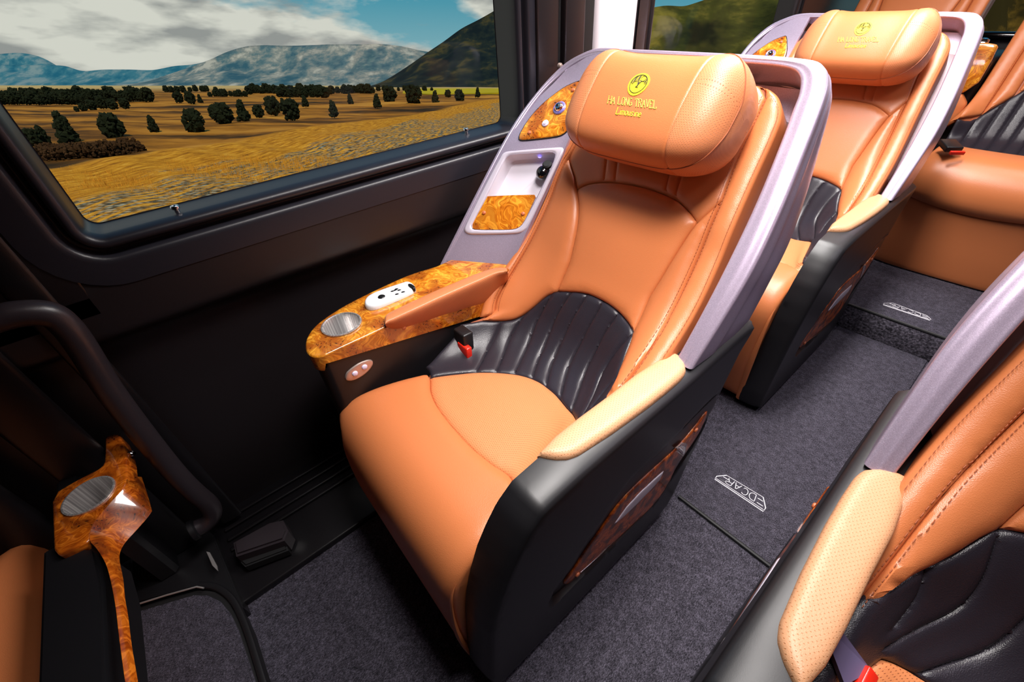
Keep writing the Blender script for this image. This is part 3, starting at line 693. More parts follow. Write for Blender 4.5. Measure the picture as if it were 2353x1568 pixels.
SER = {'H': [(0, 0), (0, 1), (1, 0), (1, 1)], 'A': [(0, 0), (1, 0)], 'L': [(.1, 1)], 'N': [(0, 0), (0, 1), (1, 1)], 'T': [(.5, 0)], 'R': [(0, 0), (1, 0)], 'V': [(0, 1), (1, 1)], 'E': [(0.02, 1), (.02, 0)]}
def lettering(txt, q4, S, r, mb, h=.0006, serif=True, gap=.28, adv=None, rel=1.0, flat=.5):
    """q4: pixel corners (bottom-left, bottom-right, top-left, top-right) of the line of text"""
    adv = adv or {}; x = 0; pos = []
    for c in txt:
        w = .5 if c == ' ' else adv.get(c, 1.0)
        pos.append((c, x, w)); x += w + gap
    tot = x - gap; bl, br, tl, tr = [np.array(p, float) for p in q4]
    for c, x0, w in pos:
        if c == ' ': continue
        stv = [list(s_) for s_ in GL[c]]
        if serif: stv += [[(a - .16, b), (a + .16, b)] for a, b in SER.get(c, [])]
        for s_ in stv:
            s_ = resamp(np.array(s_), .2, False) if len(s_) < 10 else np.array(s_)
            px = []
            for a, b in s_:
                X_ = (x0 + a*w)/tot; px.append((bl*(1-X_) + br*X_)*(1-b) + (tl*(1-X_) + tr*X_)*b)
            if isinstance(S, float): P = np.array(Z(px, S)); rf = (0, 0, 1)
            else:
                uv = S.un(px); P = S(uv, h); rf = S.normal(uv[:1])[0]
            V, Fc = tube(P, r, 6, flat=flat, ref=rf); mb.add(V, Fc)
mbt = MB(); lettering('HA LONG TRAVEL', z9([(1170, 1130), (1700, 1190), (1188, 1052), (1706, 1102)]), HSF, .00075, mbt)
emb = mbt.build('embroidered_name', M_yel2, head)
mbt = MB(); lettering('Limousine', z9([(1255, 1248), (1530, 1282), (1282, 1172), (1552, 1205)]), HSF, .0008, mbt, serif=False, gap=.2, adv={'m': 1.3, 'i': .55, 'L': 1.2})
mbt.build('embroidered_word', M_yel, head)
# emblem: yellow oval, black ring, hatched sky, sun and two rocks
ce = np.array(zm([(1510, 915)], 1150, 0, 4.7525)[0]); Ccuv = HSF.un([ce])[0]
va = HSF.un([(1468, 166)])[0]; vbt = HSF.un([(1466, 219)])[0]
AX, AY = .0210, abs(va[1] - vbt[1])/2
def em(a, b): return np.array([Ccuv[0] + a*AX, Ccuv[1] + b*AY*(1 if va[1] > vbt[1] else -1)])
def emp(L_): return np.array([em(a, b) for a, b in L_])
circ = lambda r, n=40, cx=0, cy=0: [(cx + r*cos(t_), cy + r*sin(t_)) for t_ in np.linspace(0, 2*pi, n, endpoint=False)]
mbt = MB(); V, Fc, U = panel(HSF, emp(circ(1)), lambda d, uv: .0009 + 0*d, .004, rings=(), skirt=.001, bstep=.002); 
embl = obj('embroidered_emblem', V, Fc, M_yel, head, uv=U)
mbk = MB()
V, Fc = tube(HSF(emp(circ(.80)), .0011), .0006, 6, True); mbk.add(V, Fc)
hill = [(-.76, .05), (-.60, -.10), (-.45, .12), (-.28, .20), (-.15, .05), (-.05, -.05), (0, -.32), (.08, -.05), (.22, .18), (.45, .22), (.58, .0), (.76, .02)]
for k in range(26):
    a = -.72 + k*.0585; top = math.sqrt(max(0, .78**2 - a*a)); yb = np.interp(a, [p[0] for p in hill], [p[1] for p in hill]) + .06
    for (y0, y1) in ([(yb, top)] if not (-.02 < a < .52) else [(yb, .28)]):
        if y1 - y0 > .08: V, Fc = tube(HSF(emp([(a, y0), (a + .03*sin(k), (y0+y1)/2), (a, y1)]), .0011), .0004, 4); mbk.add(V, Fc)
V, Fc = tube(HSF(emp(hill), .0012), .0004, 5); mbk.add(V, Fc)
V, Fc = tube(HSF(emp(circ(.25, 18, .26, .46)), .0012), .0004, 5, True); mbk.add(V, Fc)
V, Fc = tube(HSF(emp([(0, .1), (.0, -.2), (-.12, -.34), (.12, -.34)]), .0012), .0007, 5); mbk.add(V, Fc)
mbk.build('emblem_ink', M_ink, head)
# ---- console with burl top
ZT, ZB = .575, .535
TP = flatsurf((0, 0, ZT), (1, 0, 0), (0, 1, 0))
o1 = TP.un(z2([(170, 722), (110, 725), (70, 700), (58, 655), (72, 595), (130, 520), (240, 440), (400, 350), (700, 210), (900, 145)]))
c0, c1 = o1[0], TP.un(z2([(560, 541)]))[0]; dv = (c1 - c0)/(c1[1] - c0[1])
cre = [c0 + dv*(y - c0[1]) for y in np.linspace(.66, c0[1] + .01, 24)]
B0, B1 = X(z2([(190, 775)]), c0[0] - .002)[0], X(z2([(1215, 460)]), -.768)[0]; dB = (B1 - B0)/(B1[1] - B0[1])
outer = cat(o1, 4); back = np.array([(outer[-1][0] - .005, .60), (outer[-1][0] - .005, .65), (-.80, .66)])
topo = np.vstack([outer, back, np.array(cre)])
cupc = TP.un(z2([(294, 522)]))[0]; CR = .0405
hole = np.array([cupc + CR*np.array([cos(a), sin(a)]) for a in np.linspace(0, 2*pi, 48, endpoint=False)])
V, Fc, U = panel(TP, topo, puff(.004, .006, .004), .014, holes=[hole], rings=(.0015, .004), bstep=.008)
mb = MB(); mb.add(V, Fc, U)
topr = resamp(topo, .008); bot = []
for p in topr:
    xc_ = c0[0] + dv[0]*(p[1] - c0[1])
    inn = abs(p[0] - xc_) < .004 and p[1] > c0[1] - .002
    bot.append(tuple(B0 + dB*(p[1] - B0[1])) if inn else (p[0], p[1], ZB if p[0] < -.86 or p[1] < .3 else B0[2] + dB[2]*(p[1] - B0[1])))
botA = np.array(bot); nn_ = len(topr)
midr = np.array([[*p, ZT - .0042] for p in topr])
V = np.vstack([midr, (midr*.6 + botA*.4), botA]); V[nn_:2*nn_, 0] += 0
F = []
for k in (0, 1): F += [(k*nn_ + i, k*nn_ + (i+1) % nn_, (k+1)*nn_ + (i+1) % nn_, (k+1)*nn_ + i) for i in range(nn_)]
V, F = fixn(V, F); mb.add(V, F)
ctop = mb.build('burl_console_top', M_burl, seat, ang=50)
# black console body
ins = botA.copy(); cen_ = ins.mean(0); bd = ins + np.where(ins[:, :1] > cen_[0], -.003, .003)*np.array([[1, 0, 0]]); bd[:, 1] += np.where(bd[:, 1] < .2, .006, -.02); bd0 = bd.copy(); bd0[:, 2] = 0.0; bd0[:, 1] += np.where(bd[:, 1] < .2, .0, 0)
V = np.vstack([bd + [0, 0, .002], bd0]); F = [(i, (i+1) % nn_, nn_ + (i+1) % nn_, nn_ + i) for i in range(nn_)]; V, F = fixn(V, F)
cbody = obj('console_body', V, F, M_bp, seat, ang=45)
# steel cup holder
V, Fc = lathe([(CR + .0035, ZT + .0005), (CR + .003, ZT + .003), (CR, ZT + .0035), (CR - .002, ZT + .001), (CR - .004, ZT - .055), (CR - .008, ZT - .06), (0, ZT - .06)], (cupc[0], cupc[1], 0), (0, 0, 1), 48, False)
U = [(j/48.*.25, k*.02) for k in range(7) for j in range(48)]
cup1 = obj('cup_holder', V, Fc, M_steel, seat, uv=U, ang=50)
V, Fc = lathe([(CR - .0075, ZT - .0592), (0, ZT - .0590)], (cupc[0], cupc[1], 0), (0, 0, 1), 40, False); obj('cup_floor_shade', V, Fc, M_dsteel, cup1)  # dark disc stands for the shade at the cup bottom
# console armrest pad
ST = [((568, 500), (574, 518), (584, 545)), ((576, 470), (590, 505), (612, 562)), ((598, 448), (628, 490), (660, 567)), ((660, 415), (690, 462), (720, 556)), ((780, 358), (800, 412), (840, 520)),
 ((900, 303), (920, 356), (960, 482)), ((1050, 240), (1065, 292), (1110, 436)), ((1180, 188), (1195, 236), (1250, 390)), ((1270, 162), (1285, 196), (1325, 330)), ((1325, 158), (1340, 186), (1350, 290)), ((1352, 162), (1362, 184), (1362, 250))]
rowp = []
for a, b, c in ST:
    A_ = Z(z2([a]), .586)[0]; B_ = Z(z2([b]), .594)[0]; C_ = X(z2([c]), -.770)[0]; k = 0 if a[0] < 570 else 1
    A0 = A_.copy(); A0[2] = ZT - .002; C0 = C_ + np.array([-.012, 0, -.004])
    rowp.append(chk([A0, A_ - [0, 0, .001], A_*.85 + B_*.15 + [0, 0, .004*k], A_*.3 + B_*.7 + [0, 0, .004*k], B_, B_*.5 + C_*.5 + [.003*k, 0, .002*k], C_, C0], 2, False))
rowp = np.array(rowp); rowp = np.stack([cat(rowp[:, k], 6) for k in range(rowp.shape[1])], 1); na, nb2 = rowp.shape[:2]
du = np.r_[0, np.cumsum(np.linalg.norm(np.diff(rowp[:, 8], axis=0), axis=1))]; dvv = np.r_[0, np.cumsum(np.linalg.norm(np.diff(rowp[na//2], axis=0), axis=1))]
Vp, Fp = rowp.reshape(-1, 3), [f[::-1] for f in grid_faces(na, nb2)]
Fp += [tuple(range(nb2)), tuple(range((na-1)*nb2, na*nb2))[::-1]]
bm = bmesh.new(); vv_ = [bm.verts.new(v) for v in Vp]; [bm.faces.new([vv_[i] for i in f]) for f in Fp]; bmesh.ops.recalc_face_normals(bm, faces=bm.faces); bm.verts.index_update(); Fp = [tuple(v.index for v in f.verts) for f in bm.faces]; bm.free()
apd = obj('armrest_pad', Vp, Fp, M_padl, seat, uv=[(a, b) for a in du for b in dvv], ang=70)
APT = flatsurf((0, 0, .592), (1, 0, 0), (0, 1, 0))
for p in z2([(688, 535), (1264, 306)]): stud(p, flatsurf((-.768, 0, 0), (0, 1, .0), (0, 0, 1)), .006, M_copper, apd, h=.008)
# seat-control plate on the console's inner wall
eu = np.array([dB[0], 1, 0]); eu /= np.linalg.norm(eu)
IW = flatsurf((B0[0] - .002, B0[1], 0), eu, (0, 0, 1))
bp = IW.un(z2([(314, 872), (320, 835), (358, 800), (410, 766), (468, 745), (494, 750), (497, 775), (470, 815), (425, 852), (370, 880), (328, 882)]))
bpl = add_panel('seat_control_plate', IW, chk(bp, 1), puff(.003, .003), M_btnpl, seat, step=.006, skirt=.004, rings=(.001, .0025))
for p in z2([(376, 832), (437, 790)]): stud(p, IW, .0065, M_lens, bpl, 'control_button', .004, z=.003)
# buckle between cushion and console
tb, bb_ = X(z2([(1075, 560), (1090, 715)]), -.735); a_ = tb - bb_; fr = frame(a_, (1, 0, 0))
V, Fc = box((tb*.62 + bb_*.38), (np.linalg.norm(a_)*.80, .030, .046), .005, rot=fr); bk_ = obj('seat_belt_buckle', V, Fc, M_bp, seat)
rp_ = X(z2([(1088, 690)]), -.735)[0]; V, Fc = box(rp_ + (CAM - rp_)/np.linalg.norm(CAM - rp_)*.024, (.040, .016, .042), .003, rot=fr); obj('release_button', V, Fc, M_red, bk_)
# ---- aisle-side panel with armrest
SP = Surf(lambda u, v: np.stack([-.292 + 0*u, u, v], 1), -.2, 1.2, -.2, 1.2, 4, 4)
fr_e = SP.un([(1180, 1110), (1145, 1160), (1120, 1210), (1100, 1258), (1085, 1310), (1075, 1360), (1072, 1400), (1075, 1450)])
po = np.vstack([[(.60, .5635), (.45, .5635), (.30, .5635), (.262, .561)], np.minimum(fr_e, [9, .557]), [(.062, .09), (.068, .03), (.085, .012), (.20, .008), (.45, .008), (.63, .010), (.675, .03), (.70, .09), (.722, .20), (.752, .31), (.775, .42), (.800, .50), (.838, .548), (.845, .560), (.825, .5635)]])
OS = Surf(lambda u, v: np.stack([-.2395 + .02*(u - .5) + 0*u, u, v], 1), -.2, 1.2, -.2, 1.2, 4, 4)
lens = OS.un(z4([(1063, 284), (1074, 292), (1068, 322), (1010, 420), (960, 505), (900, 600), (850, 668), (800, 752), (700, 855), (560, 985), (430, 1110), (330, 1200), (300, 1205), (306, 1175), (370, 1090), (450, 960), (530, 860), (580, 780), (640, 690), (720, 610), (820, 530), (900, 448), (980, 365)]))
lensc = chk(lens, 1)
def sph(d, uv):
    dl_ = np.where(inside(uv, lensc), segdist(uv, lensc, True), -segdist(uv, lensc, True))
    return puff(.062, .016)(d, uv) - (.0115 - .02*(uv[:, 0] - .5))*np.clip((dl_ + .006)/.009, 0, 1)
ll = resamp(lensc, .008); ex_ = np.vstack([ll] + [ll + (ll - ll.mean(0))*k for k in (-.035, .035)])
spn = add_panel('side_panel', SP, po, sph, M_bp, seat, step=.014, rings=(.0006, .0018, .0036, .006, .009, .0125, .0165), skirt=.004, extra=ex_)
add_panel('inlay_surround', OS, lensc, puff(.002, .004, 0), M_wall2, seat, step=.012, rings=(.001, .003), skirt=.004)
wl = OS.un(z4([(1028, 346), (1010, 400), (985, 455), (935, 530), (885, 600), (845, 690), (800, 762), (720, 838), (600, 948), (500, 1040), (430, 1108), (395, 1135), (374, 1138), (378, 1118), (420, 1070), (470, 985), (530, 905), (600, 800), (690, 700), (800, 600), (880, 530), (960, 440)]))
wli = add_panel('burl_side_inlay', OS, chk(wl, 1), puff(.003, .005, -.003), M_burld, seat, step=.010, rings=(.001, .003), skirt=.003)
sv = OS.un(z4([(822, 624), (790, 652), (720, 716), (655, 785), (600, 862), (645, 826), (705, 768), (760, 712), (804, 664)]))
add_panel('silver_inlay_blade', OS, sv, puff(.002, .004, -.006), M_silw, seat, step=.008, rings=(.001, .003), skirt=.003)
for p in z4([(967, 441), (435, 1088)]): stud(p, OS, .0062, M_copper, wli, z=.006)
cl = OS.un(z4([(872, 520), (905, 495), (925, 500), (915, 540), (905, 555), (895, 540)])); add_panel('clear_clip', OS, cl, puff(.003, .003, -.006), M_clear, seat, step=.006, rings=(.001,))
V, Fc = tube(OS(cat(OS.un(z4([(1064, 285), (980, 366), (900, 449), (868, 474)])), 4), .0035), .0011, 6); obj('chrome_edging', V, Fc, M_chrome, seat)
V, Fc = tube(OS(cat(OS.un(z4([(450, 1080), (520, 1018), (600, 950), (690, 868)])), 4), .0062), .0007, 6); obj('chrome_edging', V, Fc, M_chrome, seat)
RP = flatsurf((0, 0, .5605), (1, 0, 0), (0, 1, 0))
rp = RP.un(z4([(264, 571), (300, 580), (345, 588), (400, 586), (450, 566), (600, 466), (760, 348), (850, 276), (912, 222), (931, 196), (928, 165), (905, 128), (880, 114), (852, 118), (780, 160), (700, 212), (580, 306), (440, 410), (340, 490)]))
add_panel('aisle_armrest_pad', RP, rp, puff(.012, .014, -.002), M_pad, seat, step=.008, rings=(.001, .003, .006, .010), skirt=.006)
# gusset welt at the cushion's front right edge
V, Fc = tube(BS(np.array([(-.300, v) for v in np.linspace(.0, .36, 30)]), .009), np.interp(np.linspace(0, 1, 30), [0, .5, .9, 1], [.008, .009, .004, .0003]), 8, flat=.6); obj('front_welt', V, Fc, M_tan, seat)
V, Fc = box((-.40, .42, .19), (.30, .56, .36), .01); obj('seat_base', V, Fc, M_bp, seat)

# remote handset lying on the console
def remote(name):
    t = thing(name, 'white handset with black buttons lying on burl console of nearest window seat', 'remote control', (-.88, .32, ZT))
    S = flatsurf((0, 0, ZT + .004), (1, 0, 0), (0, 1, 0))
    rm = S.un(z2([(442, 402), (446, 372), (478, 342), (560, 308), (700, 262), (722, 256), (750, 264), (774, 288), (768, 308), (700, 343), (560, 402), (500, 424), (455, 420)]))
    add_panel('body', S, chk(rm, 2), puff(.009, .006), M_whitepl, t, step=.007, rings=(.001, .003, .005), skirt=.0035)
    S2 = flatsurf((0, 0, ZT + .013), (1, 0, 0), (0, 1, 0))
    stud(z2([(551, 343)])[0], S2, .0085, M_bbtn, t, 'round_button', .003)
    for p in ((622, 307), (648, 293), (665, 300), (690, 312), (650, 326), (640, 300)):
        c_ = S2.un(z2([p]))[0]; e_ = np.array([c_ + .0052*cos(a)*np.array([.35, .94]) + .0026*sin(a)*np.array([.94, -.35]) for a in np.linspace(0, 2*pi, 16, endpoint=False)])
        add_panel('oval_button', S2, e_, puff(.0015, .002), M_bbtn, t, step=.003, rings=(.0008,))
    ec = S2.un(z2([(715, 268), (735, 258), (768, 276), (768, 292), (742, 292)])); add_panel('end_cap', S2, chk(ec, 1), puff(.002, .003, -.0005), M_bbtn, t, step=.005, rings=(.001,), skirt=.008)
remote('remote_control')

# second window seat, one row back; its label is its own
s2 = copy_tree(seat); s2.location = Vector(ROOT0) + Vector((0, 1.1, 0)); s2['label'] = 'tan leather window seat one row behind the nearest whole seat, headrest emblem also showing'
# aisle-side seat on the right: handed the other way
s3 = copy_tree(seat, skip=('usb_socket', 'seat_belt_buckle', 'embroidered_name', 'embroidered_word', 'embroidered_emblem', 'emblem_ink'))
s3.location = Vector((-.212 + .55, .45, 0)); s3.scale = (-1, 1, 1); s3['label'] = 'tan leather seat cut off by the right edge, across the aisle, pale armrest nearest'
OFF[s3.name] = np.array(s3.location)
# ------------------------------------------------------------------ floor, mats, step
def struct(name, V, F, m, **k): return tag(obj(name, V, F, m, **k), kind='structure')
V, F = box((-.05, .9, -.03), (2.3, 5.2, .06)); struct('floor', V, F, M_car)
V, F = box((-.05, 2.78, .052), (2.2, 1.45, .104), .004); V = np.array(V); V[:, 1] += -.198 + 0*V[:, 1]; riser_y = V[:, 1].min(); struct('step_floor', V, F, M_carc)
def mat_thing(name, label, x0, x1, y0, y1, z):
    t = thing(name, label, 'floor mat', ((x0+x1)/2, y0, z), 'charcoal aisle mats with silver lettering')
    V, F = box(((x0+x1)/2, (y0+y1)/2, z + .004), (x1-x0, y1-y0, .008), .002); obj('mat_pile', V, F, M_car, t)
    V, F = tube([(x0, y0, z + .004), (x1, y0, z + .004)], .0055, 8); obj('bound_edge', V, F, M_rub, t); return t
ma1 = mat_thing('aisle_mat', 'charcoal aisle mat between nearest seats, its lettering on the lower floor', -.232, .06, at(1683, 1233, 'z', .008)[1], riser_y - .003, 0.0)
ma2 = mat_thing('aisle_mat', 'charcoal mat on raised step before rear bench, with smaller-looking lettering', -.30, .16, riser_y + .004, 2.288, .104)
def emblem(px, z, par):
    bl, br, tl, tr = px; mb = MB()
    W = lambda a, b: (np.array(bl)*(1-a) + np.array(br)*a)*(1-b) + (np.array(tl)*(1-a) + np.array(tr)*a)*b
    # outline seen from this side: near edge is the top of the letters
    for s_ in ([(0.0, 1.0), (.03, .62), (.12, 0.05), (.88, .05), (.97, .62), (1.0, 1.0), (.97, 1.0)], ):
        pass
    def ln(L_, r=.0012):
        P = np.array(Z([W(a, b) for a, b in L_], z)); V, F = tube(P, r, 6, flat=.5, ref=(0, 0, 1)); mb.add(V, F)
    ln([(.09, .02), (.0, .62), (.03, .95), (.97, .95), (1.0, .62), (.91, .02)], .0015)
    ln([(.09, .02), (.91, .02)], .0009); ln([(.03, .82), (.97, .82)], .0009)
    ln([(.075, .30), (.19, .30)]); ln([(.055, .62), (.18, .62)]); ln([(.19, .62), (.81, .62)] if False else [(.055, .62), (.18, .62)])
    ln([(.925, .30), (.81, .30)]); ln([(.945, .62), (.82, .62)])
    # letters D C A R, upside down from here, so they run right to left
    word = 'DCAR'; x = .77
    for c in word:
        w = .125
        for s_ in GL[c]:
            s2_ = resamp(np.array(s_), .25, False) if len(s_) < 9 else np.array(s_)
            ln([(x - a*w, .14 + b*.54) for a, b in s2_], .0010)
        x -= w + .035
    o = mb.build('silver_lettering', M_logo, par); return o
# corners: far-left, far-right (top row of picture) then near-left, near-right
emblem([(1661, 1087), (1763, 1148), (1638, 1100), (1757, 1180)], .0085, ma1)
emblem([(2042, 693), (2138, 728), (2025, 700), (2140, 738)], .1125, ma2)
# raised entrance platform at the lower left
def poly_slab(name, P2, z0, z1, m, parent=None, bev=.004, kind=None):
    bm = bmesh.new(); vv = [bm.verts.new((p[0], p[1], z0)) for p in P2]; f = bm.faces.new(vv)
    r = bmesh.ops.extrude_face_region(bm, geom=[f]); bmesh.ops.translate(bm, vec=(0, 0, z1 - z0), verts=[v for v in r['geom'] if isinstance(v, bmesh.types.BMVert)])
    bmesh.ops.recalc_face_normals(bm, faces=bm.faces)
    if bev: bmesh.ops.bevel(bm, geom=[e for e in bm.edges if abs(e.verts[0].co.z - e.verts[1].co.z) < 1e-6 and e.verts[0].co.z > max(z0, z1) - 1e-6], offset=bev, segments=2, affect='EDGES')
    V = [tuple(v.co) for v in bm.verts]; F = [tuple(v.index for v in f.verts) for f in bm.faces]; bm.free()
    o = obj(name, V, F, m, parent)
    if kind: o['kind'] = kind
    return o
pf = [at(*p, 'z', .06)[:2] for p in ((300, 1395), (380, 1370), (455, 1350), (490, 1352), (520, 1368), (545, 1400), (562, 1440), (600, 1568), (640, 1700))]
pf = list(pf) + [np.array([pf[-1][0], -1.1]), np.array([-1.06, -1.1]), np.array([-1.06, pf[0][1] + .01])]
poly_slab('entrance_floor', pf, 0, .05, M_rub, kind='structure')
cen_ = np.mean(pf, 0); pin = [p + (cen_ - p)/np.linalg.norm(cen_ - p)*.016 for p in pf]
ep = thing('entrance_mat', 'charcoal ribbed carpet mat on low entrance platform, lower left corner', 'floor mat', (*cen_, .05))
poly_slab('mat_pile', pin, .05, .058, M_car, ep)
V, F = tube([at(*p, 'z', .064) for p in ((295, 1396), (380, 1369), (452, 1349), (468, 1352))], .0022, 6); obj('metal_edge', V, F, M_steel, ep)
P_ = cat([(*at(*p, 'z', .052)[:2], .052) for p in ((455, 1345), (495, 1350), (528, 1372), (552, 1410), (575, 1470), (612, 1590))], 6)
V, F = tube(P_, .008, 8, flat=.7); obj('rubber_edge', V, F, M_bp, ep)
# sill channel along the wall foot
V, F = box((-.915, .36, .010), (.312, 1.34, .022), .006); struct('trim_1', V, F, M_wall)
for k in range(4):
    V, F = box((-.915 - .035*k, .35, .027), (.012, 1.25, .008), .003); struct('trim_%d' % (k + 2), V, F, M_wall)

# ------------------------------------------------------------------ left wall with its windows
YF, YB = -1.2, 3.35
prof = [(-1.12, 0), (-1.035, 0.0), (-1.035, .60), (-1.030, .618), (-1.018, .628), (-1.002, .634), (-.996, .645), (-.994, .66), (-.994, .765), (-1.0, .775), (-1.12, .775)]
ys = np.array([YF, YB]); V = []
prc = chk(prof, 1, False)
for y in ys: V += [(x, y, z + (0 if z < .55 else .012 - .010*y if z < .7 else 0)) for x, z in prc]
struct('wall_left', V, [f for f in fixn(V, grid_faces(2, len(prc)))[1]] if False else grid_faces(2, len(prc)), M_wall2)
def ring_sweep(path, inn, prof2, m, name, closed=True, parent=None, kind='structure'):
    """window surround: path in (y, z), prof2 = (distance outwards, x)"""
    P = np.array(path); n = len(P); tg = np.roll(P, -1, 0) - np.roll(P, 1, 0)
    if not closed: tg[0] = P[1] - P[0]; tg[-1] = P[-1] - P[-2]
    tg /= np.linalg.norm(tg, axis=1)[:, None]; nr = np.stack([tg[:, 1], -tg[:, 0]], 1)
    V = []
    for p, q in zip(P, nr):
        for d, x in prof2: V.append((x, p[0] + q[0]*d, p[1] + q[1]*d))
    o = obj(name, V, grid_faces(n, len(prof2), closed), m, parent, ang=50)
    if kind and not parent: o['kind'] = kind
    return o
def rrect(y0, y1, z0, z1, r, n=8):
    P = []
    for cy, cz, a0 in ((y1 - r, z0 + r, -90), (y1 - r, z1 - r, 0), (y0 + r, z1 - r, 90), (y0 + r, z0 + r, 180)):
        P += [(cy + r*cos(radians(a0 + 90*k/n)), cz + r*sin(radians(a0 + 90*k/n))) for k in range(n + 1)]
    return P
GX = -1.078
wp = chk([(-.002, GX), (.0, GX), (.0005, -1.02), (.001, -1.012), (.004, -1.0), (.010, -.994), (.018, -.994), (.022, -1.0), (.024, -1.012), (.030, -1.014), (.034, -1.010), (.037, -.998), (.042, -.9935), (.052, -.992), (.2, -.994)], 1, False)
WZ0, WZ1 = .832, 1.72
w1 = thing('window_1', 'large window beside the nearest window seat, plain and mountains beyond', 'window', (GX, .35, WZ0)); w1['kind'] = 'structure'
fr1 = ring_sweep(rrect(-.128, .852, WZ0, WZ1, .022), 1, wp[:-1], M_sill, 'window_frame', parent=w1, kind=None)
M_glass = bpy.data.materials.new('window_glass'); M_glass.use_nodes = True; g_ = M_glass.node_tree; g_.nodes.clear()
go = g_.nodes.new('ShaderNodeOutputMaterial'); gt = g_.nodes.new('ShaderNodeBsdfTransparent'); gg = g_.nodes.new('ShaderNodeBsdfGlossy'); gm = g_.nodes.new('ShaderNodeMixShader')
gt.inputs[0].default_value = (.93, .96, .95, 1); gg.inputs['Roughness'].default_value = .02; gm.inputs[0].default_value = .008
g_.links.new(gt.outputs[0], gm.inputs[1]); g_.links.new(gg.outputs[0], gm.inputs[2]); g_.links.new(gm.outputs[0], go.inputs[0])
V, F = box((GX - .004, .362, (WZ0 + WZ1)/2), (.004, 1.0, WZ1 - WZ0 + .01)); obj('window_pane', V, F, M_glass, w1)
for px in ((405, 482), (1064, 300)):
    p = at(*px, 'z', WZ0 + .004); V, F = lathe([(.0045, -.004), (.0045, .004), (.0075, .005), (.0078, .009), (.0065, .011), (.003, .0115), (.002, .009), (0, .009)], (max(min(p[0], -1.02), -1.06), p[1], WZ0 + .001), (0, 0, 1), 20); obj('window_fixing', *fixn(V, F), M_chrome, w1)
# wall skin above the belt, in pieces round the openings
def wbox(name, y0, y1, z0, z1, m, x=-.994, bev=.006, dx=.11):
    V, F = box((x - dx/2, (y0+y1)/2, (z0+z1)/2), (dx, y1-y0, z1-z0), bev); return struct(name, V, F, m)
tn = [6]
def trim(*a, **k):
    o = wbox('trim_%d' % tn[0], *a, **k); tn[0] += 1; return o
trim(YF, -.176, .70, CEIL, M_wall)
trim(-.178, YB, WZ1 + .04, CEIL, M_wall)
# stepped black door post in front of the window
for y, w, x in ((-.245, .05, -.992), (-.37, .09, -.990), (-.52, .10, -.985)):
    V, F = tube([(x, y - .02*0, .05), (x, y, 1.8)], w/2, 20, flat=.25, ref=(1, 0, 0)); o = struct('trim_%d' % tn[0], V, F, M_wall); tn[0] += 1
# pillar between the windows
trim(.895, .915, .78, CEIL, M_gloss, x=-1.0)
trim(.915, .995, .78, CEIL, M_wall2, x=-.985)
trim(.998, 1.008, .78, CEIL, M_rub, x=-.99)
trim(1.008, 1.085, .78, CEIL, M_wall2, x=-.975)
trim(1.085, 1.150, .78, CEIL, M_rub, x=-1.0)
trim(1.153, 1.345, .775, CEIL, M_white, x=-.995, bev=.02)
trim(1.345, 1.425, .775, CEIL, M_wall2, x=-1.0)
trim(.82, 1.43, .74, .79, M_wall2, x=-.993)
p = at(1286, 152, 'x', -.972); V, F = lathe([(.008, 0), (.008, .005), (.005, .009), (0, .010)], (-.974, p[1], p[2]), (1, 0, 0), 18); fx = tag(obj('pillar_bolt', *fixn(V, F), M_btnpl), 'small round metal bolt on dark pillar behind the nearest window', 'bolt')
w2 = thing('window_2', 'second side window, dark green hill beyond', 'window', (GX, 1.95, .80)); w2['kind'] = 'structure'
ring_sweep(rrect(1.43, 2.46, .80, WZ1, .02), 1, wp[:-1], M_wall2, 'window_frame', parent=w2, kind=None)
V, F = box((GX - .004, 1.945, 1.26), (.004, 1.04, .93)); obj('window_pane', V, F, M_glass, w2)
trim(1.36, YB, .70, .765, M_wall2, x=-.993)
trim(2.50, YB, .76, CEIL, M_wall, x=-.985)
# right wall, ceiling, ends
V, F = box((.92, 1.07, .9), (.08, 4.6, 1.9)); struct('wall_right', V, F, M_wall)
V, F = box((-.08, 1.07, CEIL + .03), (2.2, 4.6, .06)); struct('ceiling', V, F, M_ceil)
V, F = box((-.08, YF - .04, .9), (2.1, .08, 1.9)); struct('wall_front', V, F, M_wall)
# rear wall with its window
RY = 3.34
for (x0, x1, z0, z1) in ((-1.1, .92, 0, .84), (-1.1, .92, 1.55, CEIL), (-1.1, -.98, .84, 1.55), (.8, .92, .84, 1.55)):
    V, F = box(((x0+x1)/2, RY + .03, (z0+z1)/2), (x1-x0, .06, z1-z0), .004); o = struct('wall_back' if z0 == 0 else 'trim_%d' % tn[0], V, F, M_wall); tn[0] += 1
w3 = thing('window_3', 'rear window with a rough yellow-green slope beyond', 'window', (-.09, RY, .84)); w3['kind'] = 'structure'
V, F = box((-.09, RY + .02, 1.19), (1.78, .005, .72)); obj('window_pane', V, F, M_glass, w3)
V, F = tube([(-.98, RY - .02, .845), (.8, RY - .02, .845)], .018, 10); obj('window_seal', V, F, M_gloss, w3)
# ceiling lamps
for i, (lx, ly, a, b, en) in enumerate(LAMPS + [(.12, .25, .35, .35, 0)]):  # the last housing is made up, to go with the added cushion light
    t = thing('ceiling_lamp', ['long ceiling lamp over the window seats', 'long ceiling lamp over the aisle side seats', 'short ceiling lamp over the rear bench', 'square housing added near the front for the added cushion light'][i], 'lamp', (lx, ly, CEIL - .03))
    V, F = box((lx, ly, CEIL - .015), (a + .04, b + .04, .03), .008); obj('lamp_housing', V, F, M_white, t)

